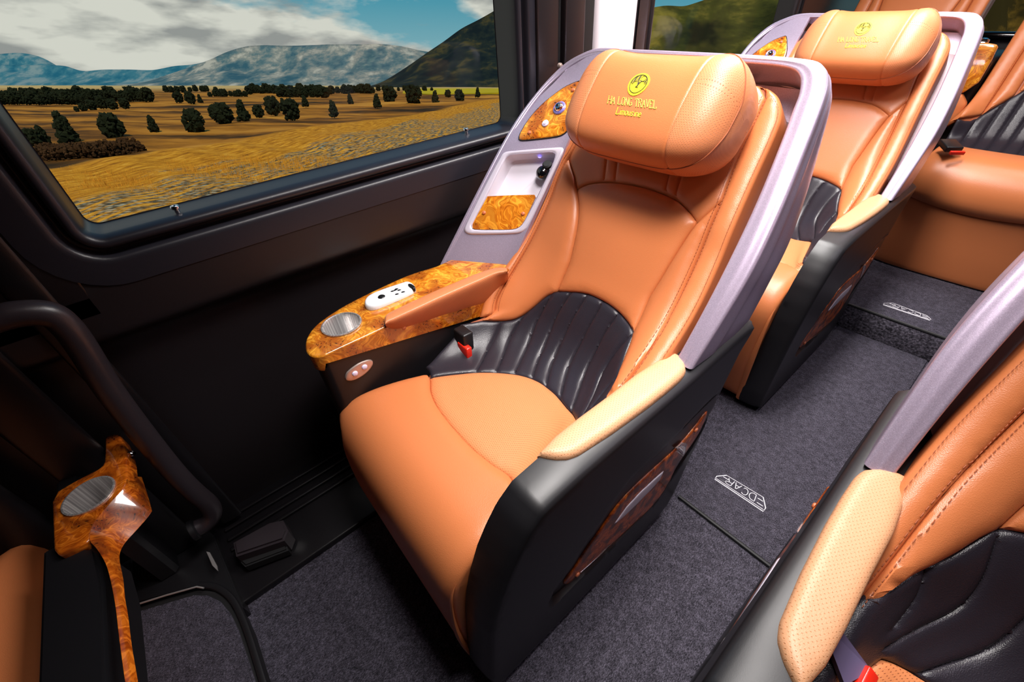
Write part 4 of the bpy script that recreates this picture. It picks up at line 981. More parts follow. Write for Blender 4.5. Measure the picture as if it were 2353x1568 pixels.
# ------------------------------------------------------------------ grab bar, latch, front cabinet
hx = -.93
hp = [(-.93, -.62, .80), (-.93, -.50, .795)] + [at(*p, 'x', hx) for p in ((-40, 742), (40, 722), (110, 722), (150, 748), (190, 800), (250, 895), (330, 1000), (400, 1085), (445, 1130), (478, 1158), (488, 1180), (474, 1202), (446, 1218))]
e_ = hp[-1]
gb = thing('grab_bar', 'curved black grab bar rising beside the entrance at lower left', 'grab bar', (hx, e_[1], .1))
V, F = tube(cat(hp, 6), .021, 18); obj('bar', V, F, M_bar, gb)
V, F = lathe([(.026, -.006), (.026, .004), (.020, .008)], hp[-1], hp[-2] - hp[-1], 20); obj('bar_flange', *fixn(V, F), M_bp, gb)
la = thing('pedal_latch', 'dusty black wedge latch on the sill channel at foot of wall', 'latch', (*at(600, 1265, 'z', .03)[:2], .03))
lp_ = [at(*p, 'z', .075)[:2] for p in ((538, 1250), (620, 1205), (652, 1198), (664, 1222), (655, 1245), (545, 1282))]
poly_slab('latch_body', lp_, .03, .085, M_bar, la, .006)
lp2 = [at(*p, 'z', .060)[:2] for p in ((545, 1285), (655, 1248), (660, 1262), (560, 1300))]; poly_slab('latch_lip', lp2, .03, .055, M_rub, la, .004)
fp_ = [at(*p, 'z', .046)[:2] for p in ((180, 1290), (430, 1170), (490, 1230), (558, 1396), (550, 1402), (543, 1394), (520, 1366), (455, 1348), (290, 1393))]
poly_slab('trim_%d' % tn[0], fp_, 0, .046, M_bp, None, .003, 'structure'); tn[0] += 1
mk = thing('metal_striker', 'tiny silver striker plate low on black post at lower left', 'striker plate', tuple(at(488, 1290, 'z', .07)))
q_ = [at(*p, 'z', .07) for p in ((474, 1268), (482, 1270), (498, 1300), (500, 1312), (488, 1300))]
V = [tuple(a) for a in q_] + [tuple(a - np.array([0, 0, .004])) for a in q_]; F = [tuple(range(5)), tuple(range(5, 10))[::-1]] + [(i, (i+1) % 5, 5 + (i+1) % 5, 5 + i) for i in range(5)]
obj('plate', *fixn(V, F), M_steel, mk)
# front cabinet with burl ledge and cup holder
ZC = .44
fc = thing('front_console', 'black console rail at lower left with burl ledge and steel cup holder', 'console', (-.65, -.37, 0))
LS = flatsurf((0, 0, ZC), (1, 0, 0), (0, 1, 0))
lt = LS.un(z3([(208, 808), (300, 752), (388, 708), (418, 690), (425, 640), (424, 572), (426, 570), (455, 560), (482, 560), (484, 562), (505, 610), (518, 680), (515, 745), (508, 775), (440, 850), (385, 920), (368, 955), (365, 995), (300, 1030), (218, 1066), (212, 930)]))
cc = LS.un(z3([(362, 812)]))[0]; r_ = .042
r_ = .038
hole2 = np.array([cc + r_*np.array([cos(a), sin(a)]) for a in np.linspace(0, 2*pi, 48, endpoint=False)])
mb = MB(); V, F, U = panel(LS, chk(lt, 1), puff(.003, .006, .003), .010, holes=[hole2], rings=(.0015, .004), skirt=.03); mb.add(V, F, U)
mb.build('burl_ledge', M_burlm, fc, ang=50)
V, F = lathe([(r_ + .003, ZC), (r_ + .0028, ZC + .0025), (r_, ZC + .003), (r_ - .001, ZC - .002), (r_ - .003, ZC - .075), (0, ZC - .078)], (cc[0], cc[1], 0), (0, 0, 1), 48, False)
V2_, F2_ = lathe([(r_ - .0028, ZC - .0772), (0, ZC - .077)], (cc[0], cc[1], 0), (0, 0, 1), 40, False)
cup2 = obj('cup_holder', V, F, M_steel, fc, uv=[(j/48.*.25, k*.02) for k in range(6) for j in range(48)], ang=50); obj('cup_floor_shade', V2_, F2_, M_dsteel, cup2)
# rear-facing burl skirt and the strip along the cabinet top: swept from the ledge
sk_t = LS.un(z3([(515, 745), (508, 775), (440, 850), (385, 920), (368, 955), (366, 995), (395, 1030), (430, 1090), (452, 1170), (470, 1270), (485, 1400), (508, 1568), (530, 1700)]))
sk_b = LS.un(z3([(575, 735), (612, 855), (610, 885), (560, 945), (510, 1000), (488, 1040), (486, 1080), (500, 1150), (508, 1230), (520, 1300), (535, 1420), (560, 1568), (580, 1700)]))
a_, b_ = cat(sk_t, 4), cat(sk_b, 4); rowsk = []
for p, q in zip(a_, b_):
    A_, B_ = np.array([*p, ZC + .0]), np.array([*q, ZC]); r = B_ - CAM; wz = .40 if q[0] < -.62 else .425
    k_ = np.clip((q[0] + .80)/.18, 0, 1); wz = .375*(1-k_) + .428*k_; t_ = (wz - CAM[2])/r[2]; B2 = CAM + r*t_
    rowsk.append([A_*1.0, A_*.9 + B2*.1 + [0, 0, .001], (A_ + B2)/2 + [0, .003, .002], B2*.97 + A_*.03, B2])
rowsk = np.array(rowsk); obj('burl_trim', rowsk.reshape(-1, 3), fixn(rowsk.reshape(-1, 3), grid_faces(len(rowsk), 5))[1], M_burlm, fc, ang=70)
bx0 = LS.un(z3([(228, 1068), (368, 1003), (430, 1130), (455, 1568), (470, 1700)])); bx = [bx0[0], bx0[1], [bx0[2][0], bx0[2][1]], bx0[3], bx0[4]]
poly_slab('console_rail', [(-.80, -.405), (-.745, -.352), (-.665, -.345), (-.30, -.352), (-.30, -.425), (-.80, -.425)], ZC - .11, ZC - .012, M_bp, fc, .006)
poly_slab('console_pedestal', [(-.93, -.42), (-.93, -.39), (-.94, -.38), (-.99, -.38), (-.99, -.42)], .05, ZC - .03, M_bp, fc, .006)
sp_ = LS.un(z3([(503, 625), (520, 622)])); V, F = lathe([(.006, 0), (.006, .012), (.004, .014), (0, .014)], (sp_[0][0] + .004, sp_[0][1], ZC - .012), (.6, .8, .1), 16); obj('ledge_pin', *fixn(V, F), M_chrome, fc)
# front row seat back, seen over the cabinet
fs = thing('front_bench_seat', 'edge of tan leather seat cut off by the lower left corner', 'seat', (-.85, -.58, 0))
def blob(C, R_, m, name, par, pw=3.0, n=40, k=24, rot=None):
    V = []
    for i in range(k):
        ph = -pi/2 + pi*i/(k-1)
        for j in range(n):
            th = 2*pi*j/n; s = lambda c, e: np.sign(c)*abs(c)**e
            v = np.array([R_[0]*s(cos(ph), 2/pw)*s(cos(th), 2/pw), R_[1]*s(cos(ph), 2/pw)*s(sin(th), 2/pw), R_[2]*s(sin(ph), 2/pw)])
            V.append(v if rot is None else rot @ v)
    V = np.array(V) + np.array(C); F = grid_faces(k, n, False, True); return obj(name, *fixn(V, F), m, par, ang=80)
e1 = [at(*p, 'z', .36) for p in ((30, 1215), (100, 1260), (120, 1420), (125, 1568))]
blob((-.655, -.535, .20), (.365, .05, .20), M_tan, 'side_bolster', fs, 2.5)
blob((-.64, -.655, .225), (.38, .08, .235), M_tan, 'seat_cushion', fs, 2.5)

# ------------------------------------------------------------------ rear bench seats
ZR = .104
RPf = np.array([(2.30, ZR + .005), (2.292, .20), (2.285, .30), (2.275, .385), (2.262, .42), (2.262, .47), (2.285, .515), (2.34, .545), (2.45, .548), (2.56, .545), (2.63, .56), (2.68, .605), (2.72, .67), (2.78, .78), (2.84, .88), (2.90, .98), (2.97, 1.10), (3.03, 1.21), (3.06, 1.26)])
RTc = cat(RPf, 8); RTT = np.r_[0, np.cumsum(np.linalg.norm(np.diff(RTc, axis=0), axis=1))]
def rear_seat(x0, x1, label, full=True):
    t = thing('bench_seat', label, 'seat', ((x0+x1)/2, 2.6, ZR), 'rear bench seats'); xc = (x0+x1)/2; hw = (x1-x0)/2
    def fn(u, v):
        u = np.asarray(u, float); w = np.clip(np.abs(u - xc)/hw, 0, 1)**4
        y = np.interp(v, RTT, RTc[:, 0]); z = np.interp(v, RTT, RTc[:, 1])
        corner = np.exp(-((v - RTT[88])/.09)**2)
        return np.stack([u, y - .07*w*corner + .02*w*(v < RTT[60]), z + .03*w*corner], 1)
    S = Surf(fn, x0 - .01, x1 + .01, 0, RTT[-1], 30, 90)
    zt = lambda z: np.interp(z, RTc[60:, 1], RTT[60:]); tf = lambda z: np.interp(z, RTc[:36, 1], RTT[:36])
    a, b = x0, x1; tc = tf(.395)
    U_ = np.linspace(a + .005, b - .005, 16); V_ = np.linspace(0, RTT[-1], 60); g = np.array([(u, v) for u in U_ for v in V_]); P = S(g, -.006); Vc = list(P); F = grid_faces(16, 60)
    for ii in (0, 15):
        b0 = len(Vc); Vc += [p + np.array([0, .10, -.08]) for p in P[ii*60:(ii+1)*60]]; F += [(ii*60+j, ii*60+j+1, b0+j+1, b0+j) for j in range(59)]
    obj('cushion_core', Vc, F, M_seam, t)
    sag = lambda x: tc - .035*(1 - ((x - xc)/hw)**2)
    xs = np.linspace(a, b, 14); cl_ = [(x, sag(x) + .02) for x in xs]
    add_panel('front_panel', S, np.vstack([[(a, 0), (b, 0)], cl_[::-1]]), hs(.006, .02, .003), M_tan, t, step=.02)
    lb = [(x, RTT[66] + .035*((x - xc)/hw)**2) for x in xs]
    add_panel('seat_cushion', S, np.vstack([cl_, lb[::-1]]), hs(.022, .05, .004), M_tan, t, step=.016)
    hh = lambda x: zt(.70 - .0*x); lt_ = []
    for x in np.linspace(a, b, 25):
        k = abs(x - xc)/hw; lt_.append((x, zt(.74) - (zt(.74) - zt(.60))*np.clip((k - .35)/.5, 0, 1)**1.2))
    plx = [[(x, RTT[66] + .02), (x + .0, zt(.80))] for x in np.linspace(a + .05, b - .05, 9)]
    def lh(d, uv):
        q = np.full(len(uv), 1e9)
        for l_ in plx: np.minimum(q, segdist(uv, np.array(l_)), out=q)
        return puff(.010, .014, .004)(d, uv) - .007*np.exp(-(q/.005)**2)
    add_panel('lumbar_panel', S, np.vstack([lb, lt_[::-1]]), lh, M_blk, t, step=.008, extra=lp([np.array(l_) for l_ in plx], (0, .003, -.003, .007, -.007)))
    e1, e2 = a + .055, b - .055; top = RTT[-1] - .01
    f = lambda x: np.interp(x, [q[0] for q in lt_], [q[1] for q in lt_])
    mid_ = [(x, f(x)) for x in np.linspace(e1 + .06, e2 - .06, 16)]
    add_panel('backrest', S, np.vstack([mid_, [(e2 - .05, zt(.95)), (e2 - .03, zt(1.06)), (e2 - .03, top), (e1 + .03, top), (e1 + .03, zt(1.06)), (e1 + .05, zt(.95))]]), hs(.012, .02), M_tan, t, step=.016)
    for s_, (o1_, i1_, i2_) in ((0, (a, e1, e1 + .055)), (1, (b, e2, e2 - .055))):
        add_panel('side_bolster', S, np.array([(i1_, f(i1_)), (i2_, f(i2_)), ((i1_+i2_)/2 + (.02 if s_ == 0 else -.02), zt(.95)), (i1_ + (.03 if s_ == 0 else -.03), zt(1.06)), (i1_, zt(1.06))]), hs(.020, .02), M_tan, t, step=.012)
        add_panel('backrest_border', S, np.array([(o1_, f(o1_) ), (i1_, f(i1_)), (i1_, zt(1.06)), (i1_ + (.03 if s_ == 0 else -.03), zt(1.06)), (i1_ + (.03 if s_ == 0 else -.03), top), (o1_, top)]), hs(.014, .018), M_tan, t, step=.014, skirt=.04)
    for x_ in (e1, e2):
        for d in (-.005, .005): mbs = MB(); stitches(S, np.array([(x_ + d, f(x_) + .01), (x_ + d, zt(1.05))]), mbs, .005, .004, .0007, h=.007); mbs.build('tan_stitch_line', M_stitch, t)
    # headrest
    c_ = S([(xc, top - .10)], .055)[0]; fr_ = frame((1, 0, 0), (0, .52, .85)); V, F = None, None
    blob(c_, (.165, .062, .095), M_tan, 'headrest', t, 3.2, rot=np.array(Matrix.Rotation(radians(-28), 3, 'X')))
    return t, S
r1, SR = rear_seat(-.300, .155, 'tan leather rear bench seat at the end of the aisle, on the raised step')
r2, _ = rear_seat(-.905, -.435, 'tan leather rear bench seat hidden behind the second window seat, only its top showing')
# buckle lying on the rear seat
rb = thing('seat_belt_buckle', 'black seat belt buckle lying on the rear bench seat at end of aisle', 'buckle', tuple(at(2184, 335, 'z', .575)))
A_, B_ = at(2172, 322, 'z', .60), at(2196, 348, 'z', .585); d_ = B_ - A_; fr_ = frame(d_)
V, F = box((A_ + B_)/2, (.072, .052, .02), .004, rot=fr_); obj('buckle_body', V, F, M_bp, rb)
V, F = box(B_ + fr_[:, 0]*.012, (.012, .044, .012), .002, rot=fr_); obj('release_button', V, F, M_red, rb)
# console between the rear seats
rcn = thing('rear_console', 'burl console with chrome fitting between the rear bench seats', 'console', (-.368, 2.7, ZR))
q = [at(*p, 'y', 2.75) for p in ((2238, 118), (2285, 122), (2250, 232), (2200, 226))]
bl_ = box((-.368, 2.905, .47), (.118, .32, .70), .02); obj('console_body', *bl_, M_bp, rcn)
S = Surf(lambda u, v: np.stack([u, 2.695 + (v - .5)*.0 + .05*np.clip(v - .76, 0, 1)*4, v], 1), -.5, -.2, .3, 1.0, 4, 30)
add_panel('burl_front', S, chk([(-.425, .705), (-.310, .705), (-.310, .86), (-.325, .872), (-.41, .872), (-.425, .86)], 1), puff(.006, .008), M_burl, rcn, step=.01, skirt=.02)
add_panel('leather_front', S, chk([(-.425, .57), (-.310, .57), (-.310, .70), (-.425, .70)], 1), puff(.018, .03), M_tan, rcn, step=.012, skirt=.02)
V, F = lathe([(.02, 0), (.02, .006), (.012, .012), (0, .012)], (-.368, 2.74, .872), (0, -.3, 1), 20); obj('chrome_fitting', *fixn(V, F), M_chrome, rcn)
V, F = lathe([(.012, 0), (.012, .008), (0, .010)], (-.395, 2.74, .872), (0, -.3, 1), 16); obj('blue_light', *fixn(V, F), M_led, rcn)
# belt tongue by the right-hand seat
def hit_mirror(px, py, h):
    d = ray(px, py); t_ = BS.bvh.ray_cast(Vector((-.212, 0, 1.12)), Vector((-d[0], d[1], d[2]))); p = np.array(t_[0]); return CAM + d*(t_[3] - h)
bt = [hit_mirror(px, py, hh) for px, py, hh in ((1884, 1424, .035), (1906, 1412, .035), (2003, 1542, .04), (1942, 1576, .04))]
n_ = np.cross(bt[1] - bt[0], bt[3] - bt[0]); n_ /= np.linalg.norm(n_)
V = [tuple(p) for p in bt] + [tuple(p - n_*np.sign(n_[2])*.010) for p in bt]; F = [(0, 1, 2, 3), (7, 6, 5, 4), (0, 4, 5, 1), (1, 5, 6, 2), (2, 6, 7, 3), (3, 7, 4, 0)]
o = obj('belt_buckle_stalk', *fixn(V, F), M_belt, None); tag(o, 'flat lilac-grey belt stalk beside the cushion of the right-hand seat', 'seat belt')
rd = (bt[2] + bt[3])/2; V, F = box(rd + (bt[2] - bt[1])/np.linalg.norm(bt[2] - bt[1])*.008, (.016, .042, .012), .003, rot=frame(bt[2] - bt[1])); obj('red_release', V, F, M_red, o)
# ------------------------------------------------------------------ the land outside, in its own sloping frame
LM3 = np.array(LM.to_3x3()); HL = -4.0
def LW(P): return np.asarray(P) @ LM3.T + CAM
a1, a2 = np.array(land(220, 380)), np.array(land(1150, 228)); dl = a2 - a1; dl /= np.linalg.norm(dl); nlv = np.array([-dl[1], dl[0]])
M_gr = mat('grass_plain', (.3, .2, .05), .95, spec=.1); t = NT(M_gr); ge = t.n('ShaderNodeTexCoord').outputs['Object']
sp = t.n('ShaderNodeSeparateXYZ', {0: ge}); X_, Y_ = sp.outputs[0], sp.outputs[1]
# object coordinates of the plain are (right, forward); distance across the verge line
dist_ = t.math('ADD', t.math('ADD', t.math('MULTIPLY', X_, float(nlv[0])), t.math('MULTIPLY', Y_, float(nlv[1]))), float(-nlv @ a1))
along = t.math('ADD', t.math('MULTIPLY', X_, float(dl[0])), t.math('MULTIPLY', Y_, float(dl[1])))
vrg = t.n('ShaderNodeCombineXYZ', {0: t.math('MULTIPLY', along, .22), 1: t.math('MULTIPLY', dist_, 1.0), 2: 0.0}).outputs[0]
big = t.n('ShaderNodeTexNoise', {'Vector': vrg, 'Scale': .35, 'Detail': 5.0}).outputs['Fac']
fine = t.n('ShaderNodeTexNoise', {'Vector': vrg, 'Scale': 3.2, 'Detail': 7.0, 'Roughness': .7}).outputs['Fac']
grass = t.ramp(fine, [(.30, srgb(110, 64, 16)), (.45, srgb(186, 118, 24)), (.58, srgb(226, 156, 40)), (.72, srgb(240, 190, 96))])
vo = t.n('ShaderNodeTexVoronoi', {'Vector': t.n('ShaderNodeVectorMath', {0: ge, 1: (2.2, 4.0, 1.0)}, operation='MULTIPLY').outputs[0], 'Scale': 1.4}); 
stone = t.ramp(vo.outputs['Distance'], [(.0, srgb(206, 196, 168)), (.35, srgb(158, 148, 124)), (.5, srgb(96, 88, 70)), (.8, srgb(60, 54, 42))])
band = t.ramp(t.math('ADD', t.math('MULTIPLY', dist_, .055), t.math('MULTIPLY', big, .9)), [(.04, (1, 1, 1)), (.13, (0, 0, 0))])
near = t.n('ShaderNodeMixRGB', {0: t.math('MULTIPLY', band, t.ramp(fine, [(.45, (1, 1, 1)), (.56, (0, 0, 0))])), 1: grass, 2: stone}).outputs[0]
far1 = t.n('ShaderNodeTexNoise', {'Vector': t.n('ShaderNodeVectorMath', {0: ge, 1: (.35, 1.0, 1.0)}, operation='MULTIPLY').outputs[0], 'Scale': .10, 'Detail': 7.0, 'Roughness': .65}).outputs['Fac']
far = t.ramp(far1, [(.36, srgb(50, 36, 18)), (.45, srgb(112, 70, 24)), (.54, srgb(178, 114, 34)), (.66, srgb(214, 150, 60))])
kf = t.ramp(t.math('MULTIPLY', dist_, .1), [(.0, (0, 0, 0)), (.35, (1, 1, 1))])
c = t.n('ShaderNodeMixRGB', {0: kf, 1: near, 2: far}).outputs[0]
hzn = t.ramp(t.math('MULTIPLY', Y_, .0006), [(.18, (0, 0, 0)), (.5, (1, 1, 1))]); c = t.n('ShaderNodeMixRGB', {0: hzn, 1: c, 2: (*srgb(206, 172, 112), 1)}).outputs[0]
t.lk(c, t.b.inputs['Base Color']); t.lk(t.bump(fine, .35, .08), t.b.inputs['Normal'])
def lobj(name, P, F, m, label=None, cat_=None, kind=None, group=None, smooth=True, parent=None):
    me = bpy.data.meshes.new(name); P = np.asarray(P, float); 
    c0 = P.mean(0); c0[2] = P[:, 2].min()
    if parent is not None or kind == 'structure': c0 = np.zeros(3)
    me.from_pydata([tuple(p) for p in (P - c0)], [], [tuple(f) for f in F]); me.materials.append(m); me.update()
    if smooth: me.shade_smooth()
    o = link(bpy.data.objects.new(name, me))
    if parent is not None: o.parent = parent
    else: o.matrix_world = LM @ Matrix.Translation(Vector(c0))
    return tag(o, label, cat_, group, kind)
Ds = np.r_[np.linspace(7.5, 40, 50), np.geomspace(42, 6000, 60)]; An = np.linspace(-1.35, 2.2, 110)
g = np.array([(D*a, D) for D in Ds for a in An]); hn = RNG.rand(8)*6
ht = HL + .16*np.sin(g[:, 0]*.31 + hn[0])*np.sin(g[:, 1]*.27 + hn[1]) + .07*np.sin(g[:, 0]*.9 + g[:, 1]*1.3) + .35*np.sin(g[:, 1]*.06 + g[:, 0]*.03)*np.clip((g[:, 1]-25)/60, 0, 1)
dd = (g - a1) @ nlv; ht = ht - .5*np.clip(dd/6, 0, 1) + .1*np.exp(-((dd + 1)/2.)**2)
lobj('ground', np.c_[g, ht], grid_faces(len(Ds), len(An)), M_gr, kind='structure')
def gh(x, y): return HL - .5*np.clip(((np.array([x, y]) - a1) @ nlv)/6, 0, 1)
fld = [land(px, py, HL + .1) for px, py in ((925, 214), (1000, 216), (1100, 214), (1230, 211), (1230, 203), (1100, 203), (990, 203), (930, 205))]
M_fld = mat('yellow_crop', srgb(196, 172, 30), .95, spec=.1)
lobj('yellow_field', [(x, y, HL + .1) for x, y in fld] + [(x, y, HL - 1) for x, y in fld], [tuple(range(8))] + [(i, (i+1) % 8, 8 + (i+1) % 8, 8 + i) for i in range(8)], M_fld, kind='structure', smooth=False)
# tufts of grass on the verge: nobody could count them
Pt, Ft = [], []
for _ in range(9000):
    D = 8 + 22*RNG.rand()**1.3; x = D*(-1.25 + 1.6*RNG.rand()); dd_ = (np.array([x, D]) - a1) @ nlv
    if dd_ > .6: continue
    for k in range(3):
        b = len(Pt); hh_ = .10 + .16*RNG.rand(); w_ = .012 + .012*RNG.rand(); an = RNG.rand()*6.28; lx, ly = .25*hh_*cos(an), .25*hh_*sin(an); bx_, by_ = x + .1*RNG.randn(), D + .1*RNG.randn(); z0 = gh(x, D) + .0
        Pt += [(bx_ - w_*cos(an+1.5), by_ - w_*sin(an+1.5), z0 - .15), (bx_ + w_*cos(an+1.5), by_ + w_*sin(an+1.5), z0 - .15), (bx_ + lx, by_ + ly, z0 + hh_), (bx_ + w_*cos(an), by_ + w_*sin(an), z0 - .15)]
        Ft += [(b, b+1, b+2), (b+1, b+3, b+2), (b+3, b, b+2)]
M_tuft = mat('dry_grass', srgb(222, 156, 52), .9, spec=.1)
lobj('dry_grass', Pt, Ft, M_tuft, 'long dry golden grass on the roadside verge outside the window', 'grass', 'stuff', smooth=False)
# mountains
def mount(name, pts, D0, depth, m, label, seed, kind=None, rough=.22, base=None, nr=28):
    """pts: pixels of the skyline; a ridge D0 metres off with slopes to both sides"""
    R = np.random.RandomState(seed); sk = cat(np.array([landray(p[0], p[1], D0) for p in pts]), 8); n = len(sk); V = []
    ph = R.rand(12)*6.28; x = sk[:, 0]/D0
    for j in range(nr*2 - 1):
        k = (j - nr + 1)/(nr - 1); a = abs(k)     # 0 at the ridge, +-1 at the feet
        top = sk[:, 2] - (HL - 4); prof_ = (1 - a)**1.15
        spur = sum(np.sin(x*f + ph[i] + k*2.2*((i % 3) - 1))/(i + 1.2) for i, f in enumerate((9, 17, 31, 55, 90)))
        spur2 = sum(np.abs(np.sin(x*f*.5 + ph[i+5] + k*1.7))/(i + 1.5) for i, f in enumerate((14, 33, 70)))
        z = (HL - 4) + top*prof_*(1 + rough*(spur - spur2)*np.sin(pi*min(1, a*1.02))*1.6)
        V.append(np.stack([sk[:, 0]*(1 + depth/D0*k*.2), D0 + depth*k + depth*.12*spur*a*(1-a)*3 + 0*x, z], 1))
    V = np.array(V); lobj(name, V.reshape(-1, 3), grid_faces(2*nr - 1, n), m, label, 'mountain', kind)
def mmat(name, els, sc, hz, haze_mix, snow=None, sc2=6.):
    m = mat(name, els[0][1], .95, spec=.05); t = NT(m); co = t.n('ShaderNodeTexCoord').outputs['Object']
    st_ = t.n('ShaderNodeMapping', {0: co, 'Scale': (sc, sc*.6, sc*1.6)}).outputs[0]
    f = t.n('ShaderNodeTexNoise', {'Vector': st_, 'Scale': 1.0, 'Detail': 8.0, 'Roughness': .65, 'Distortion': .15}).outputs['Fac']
    c = t.ramp(f, els); c = t.n('ShaderNodeMixRGB', {0: haze_mix, 1: c, 2: (*hz, 1)}).outputs[0]  # haze is mixed into the slope colour
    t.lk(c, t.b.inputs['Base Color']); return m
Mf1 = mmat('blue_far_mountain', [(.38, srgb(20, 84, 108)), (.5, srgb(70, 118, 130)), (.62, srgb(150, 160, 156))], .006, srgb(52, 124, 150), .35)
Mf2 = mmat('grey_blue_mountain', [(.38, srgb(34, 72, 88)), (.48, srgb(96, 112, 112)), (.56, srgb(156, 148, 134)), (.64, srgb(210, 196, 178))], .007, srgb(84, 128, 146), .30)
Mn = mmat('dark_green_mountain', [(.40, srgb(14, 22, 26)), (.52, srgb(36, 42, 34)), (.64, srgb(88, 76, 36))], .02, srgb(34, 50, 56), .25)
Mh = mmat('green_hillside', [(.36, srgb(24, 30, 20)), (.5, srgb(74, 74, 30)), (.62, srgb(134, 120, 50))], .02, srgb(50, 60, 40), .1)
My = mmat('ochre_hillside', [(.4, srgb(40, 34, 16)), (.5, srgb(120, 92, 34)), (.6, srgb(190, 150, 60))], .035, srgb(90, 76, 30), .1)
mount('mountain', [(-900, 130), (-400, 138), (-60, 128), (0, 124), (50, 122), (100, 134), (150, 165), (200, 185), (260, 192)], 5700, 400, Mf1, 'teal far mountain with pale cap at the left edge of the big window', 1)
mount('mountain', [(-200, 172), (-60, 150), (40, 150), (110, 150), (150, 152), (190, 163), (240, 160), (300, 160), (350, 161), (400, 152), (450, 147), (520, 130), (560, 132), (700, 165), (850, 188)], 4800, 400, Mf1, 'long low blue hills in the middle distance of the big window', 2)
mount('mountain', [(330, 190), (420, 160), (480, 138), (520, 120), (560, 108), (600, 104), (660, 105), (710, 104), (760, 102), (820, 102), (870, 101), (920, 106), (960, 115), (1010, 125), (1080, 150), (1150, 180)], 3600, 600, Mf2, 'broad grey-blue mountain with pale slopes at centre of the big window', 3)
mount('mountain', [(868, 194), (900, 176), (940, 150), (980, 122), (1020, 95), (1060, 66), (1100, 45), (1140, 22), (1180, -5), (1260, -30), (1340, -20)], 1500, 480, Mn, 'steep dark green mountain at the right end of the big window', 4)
mount('hillside', [(1290, 60), (1380, 40), (1450, 26), (1490, 19), (1530, 13), (1570, 14), (1600, 6), (1640, -8), (1700, -30), (1780, -60), (1900, -90), (2000, -60)], 420, 150, Mh, 'mossy green hillside seen through the second side window', 5, rough=.2)
mount('hillside', [(1980, -10), (2060, -60), (2150, -120), (2300, -200), (2500, -240), (2700, -200)], 120, 40, My, 'ochre rough slope seen through the rear window', 6, rough=.35)
# trees of the plain, one by one
M_tr = mat('dark_conifer', srgb(34, 38, 22), .95, spec=.1); M_trk = mat('bark', srgb(60, 44, 30), .95)
M_tr2 = mat('brown_scrub', srgb(70, 46, 26), .95, spec=.1)
def tree_mesh(seed, kind):
    R = np.random.RandomState(seed); P, F = [], []
    nb = 150 if kind < 2 else 110
    for i in range(nb):
        if kind == 0:   # upright conifer
            z = .08 + .9*R.rand()**.9; r = .34*(1 - z)**.7*(R.rand()**.5) + .02
        elif kind == 1: # round bush tree
            z = .1 + .85*R.rand(); r = .46*math.sqrt(max(.02, 1 - ((z - .5)/.5)**2))*(R.rand()**.4)
        else: z = .06 + .8*R.rand(); r = .9*math.sqrt(max(.02, 1 - z*z))*(R.rand()**.5)
        a = R.rand()*6.28; c = np.array([r*cos(a), r*sin(a), z]); s = .10*(.6 + .8*R.rand())*(1.25 if kind else 1)
        b = len(P); Q = [np.array(v)*s for v in ((1, 0, 0), (-1, 0, 0), (0, 1, 0), (0, -1, 0), (0, 0, 1.2), (0, 0, -1.2))]
        rt = np.array(Matrix.Rotation(R.rand()*6, 3, 'X') @ Matrix.Rotation(R.rand()*6, 3, 'Z'))
        P += [c + rt @ q for q in Q]; F += [(b+i_, b+j_, b+k_) for i_, j_, k_ in ((0,2,4),(2,1,4),(1,3,4),(3,0,4),(2,0,5),(1,2,5),(3,1,5),(0,3,5))]
    return np.array(P), F
protos = {}
for kd in range(3):
    for sd_ in range(3):
        P, F = tree_mesh(10*kd + sd_, kd); me = bpy.data.meshes.new('tree_crown'); me.from_pydata([tuple(p) for p in P], [], F); me.materials.append(M_tr if kd < 2 else M_tr2); me.update()
        V, F2 = tube([(0, 0, -.03), (0, 0, .5)], [.035, .02], 8); m2 = bpy.data.meshes.new('tree_trunk'); m2.from_pydata([tuple(v) for v in V], [], F2); m2.materials.append(M_trk); m2.update(); protos[kd, sd_] = (me, m2)
TR = [(108, 335, 40, 0, 'slim dark conifer beside the left post'), (163, 330, 62, 0, 'tall dark conifer second from the left post'), (85, 338, 36, 1, 'low dark tree at the left edge of the plain'),
 (268, 318, 48, 1, 'round dark bushy tree left of centre in the foreground plain'), (357, 306, 34, 0, 'small pointed conifer right of the round bush'), (453, 304, 44, 1, 'squarish dark tree in the middle foreground of the plain'),
 (518, 286, 40, 1, 'dark tree right of the squarish one'), (500, 275, 28, 1, 'low tree just behind a dark tree at centre'), (563, 281, 42, 0, 'upright conifer near the centre of the plain'), (597, 270, 24, 1, 'small rounded tree at centre'),
 (630, 264, 34, 1, 'bushy tree right of centre'), (672, 276, 40, 1, 'dark full tree right of centre, in front of its neighbours'), (655, 258, 26, 0, 'slim tree behind the full tree'), (703, 246, 22, 0, 'small tree beyond the full tree'),
 (769, 270, 32, 0, 'lone slim conifer near the verge line'), (806, 240, 20, 0, 'small distant conifer'), (868, 248, 26, 0, 'upright tree before the long dark wood'), (897, 236, 30, 1, 'bushy dark tree near the yellow field'),
 (952, 240, 36, 1, 'large dark tree beside the yellow field'), (1001, 238, 24, 0, 'dark conifer on the yellow field'), (1056, 234, 22, 1, 'low tree on the yellow field'), (1098, 224, 18, 0, 'small tree at the right of the yellow field'), (1030, 224, 14, 1, 'tiny tree far out on the yellow field'),
 (413, 236, 20, 1, 'left tree of the far pair'), (440, 238, 22, 1, 'middle tree of the far pair'), (462, 237, 16, 0, 'slim tree at the right of the far pair'), (238, 250, 24, 1, 'tall tree in the grove left of centre'),
 (195, 256, 16, 1, 'low tree at the left of the grove'), (215, 254, 20, 1, 'second tree in the grove'), (262, 252, 20, 1, 'fourth tree in the grove'), (290, 250, 20, 1, 'right-hand tree of the grove'), (178, 257, 10, 1, 'lowest bush at the left end of the grove')]
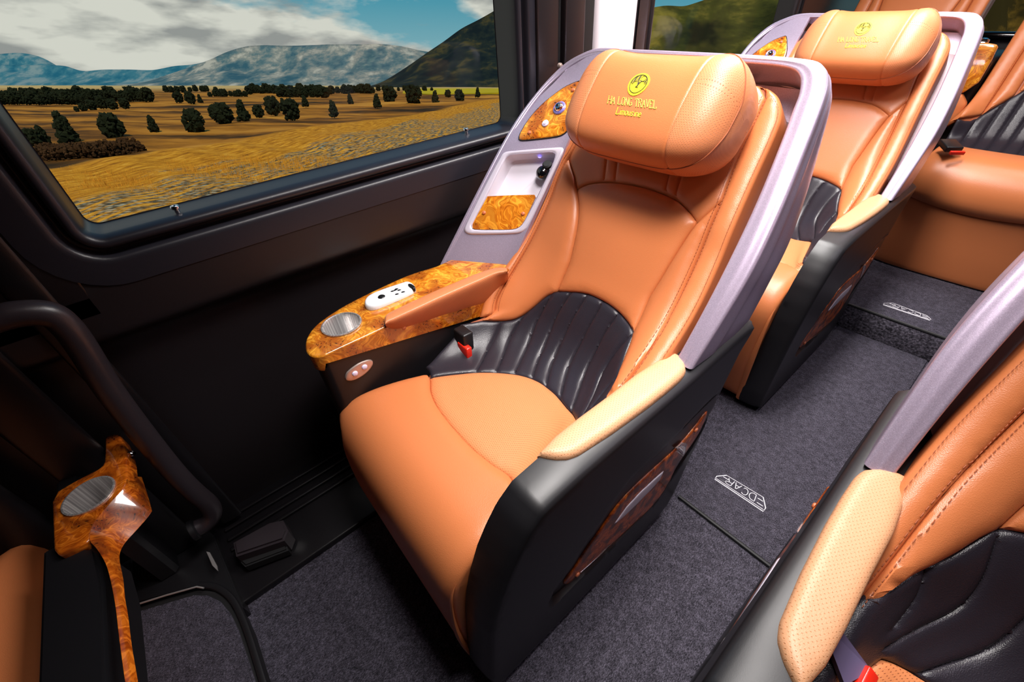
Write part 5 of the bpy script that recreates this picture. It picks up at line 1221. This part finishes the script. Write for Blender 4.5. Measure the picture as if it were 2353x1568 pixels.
def put_tree(px, py, hp, kd, label, group=None, h=None, wide=1.0):
    wide = min(wide, .95)
    x, D = land(px, py, HL - .5); Hh = hp*D/F_*.92; nonlocal_ = RNG.randint(3); me, m2 = protos[kd, nonlocal_]
    r = link(bpy.data.objects.new('tree', None)); r.matrix_world = LM @ Matrix.Translation(Vector((x, D, HL - .5))) @ Matrix.Rotation(RNG.rand()*6, 4, 'Z') @ Matrix.Diagonal((Hh*wide, Hh*wide, Hh, 1))
    r['label'] = label; r['category'] = 'tree'; r['group'] = group or 'dark trees on the plain'
    for nm, m_ in (('crown', me), ('trunk', m2)):
        o = link(bpy.data.objects.new(nm, m_)); o.parent = r
    return r
for a in TR: put_tree(a[0], a[1], a[2], a[3], a[4] + ', outside the big window', wide=1.0 if a[3] == 0 else 1.05)
# distant woods: rows of trees
def row(x0, x1, n, y, hgt, lab, grp, jit=2):
    for k in range(n): put_tree(x0 + (x1-x0)*(k + .5)/n + RNG.randn()*2, y + RNG.randn()*jit*.4, hgt*(.75 + .5*RNG.rand()), 1, lab, grp, wide=1.3)
row(-10, 350, 30, 232, 22, 'tree of the long dark wood behind the brown plain, left side of the big window', 'trees of the left dark wood')
row(-20, 200, 14, 240, 20, 'tree of the nearer edge of the dark wood at the left post', 'trees of the near edge of the left wood')
row(375, 500, 9, 212, 10, 'tree of the far thin tree line at centre', 'trees of the far tree line')
row(480, 570, 8, 223, 12, 'tree of the short hedge line at centre', 'trees of the short hedge line')
row(570, 860, 30, 216, 15, 'tree of the long dark wood at the right side of the big window', 'trees of the right dark wood')
row(640, 760, 10, 224, 16, 'tree of the nearer edge of the right dark wood', 'trees of the near edge of the right wood')
row(860, 1000, 9, 210, 9, 'tree of the far line before the dark mountain', 'trees below the dark mountain')
for k in range(22): put_tree(110 + k*9.5 + RNG.randn()*3, 366 - k*.7 + RNG.randn()*3, 26 + 8*RNG.rand(), 2, 'low brown scrub bush in the hollow beyond the golden verge', 'brown scrub bushes in the hollow', wide=1.3)
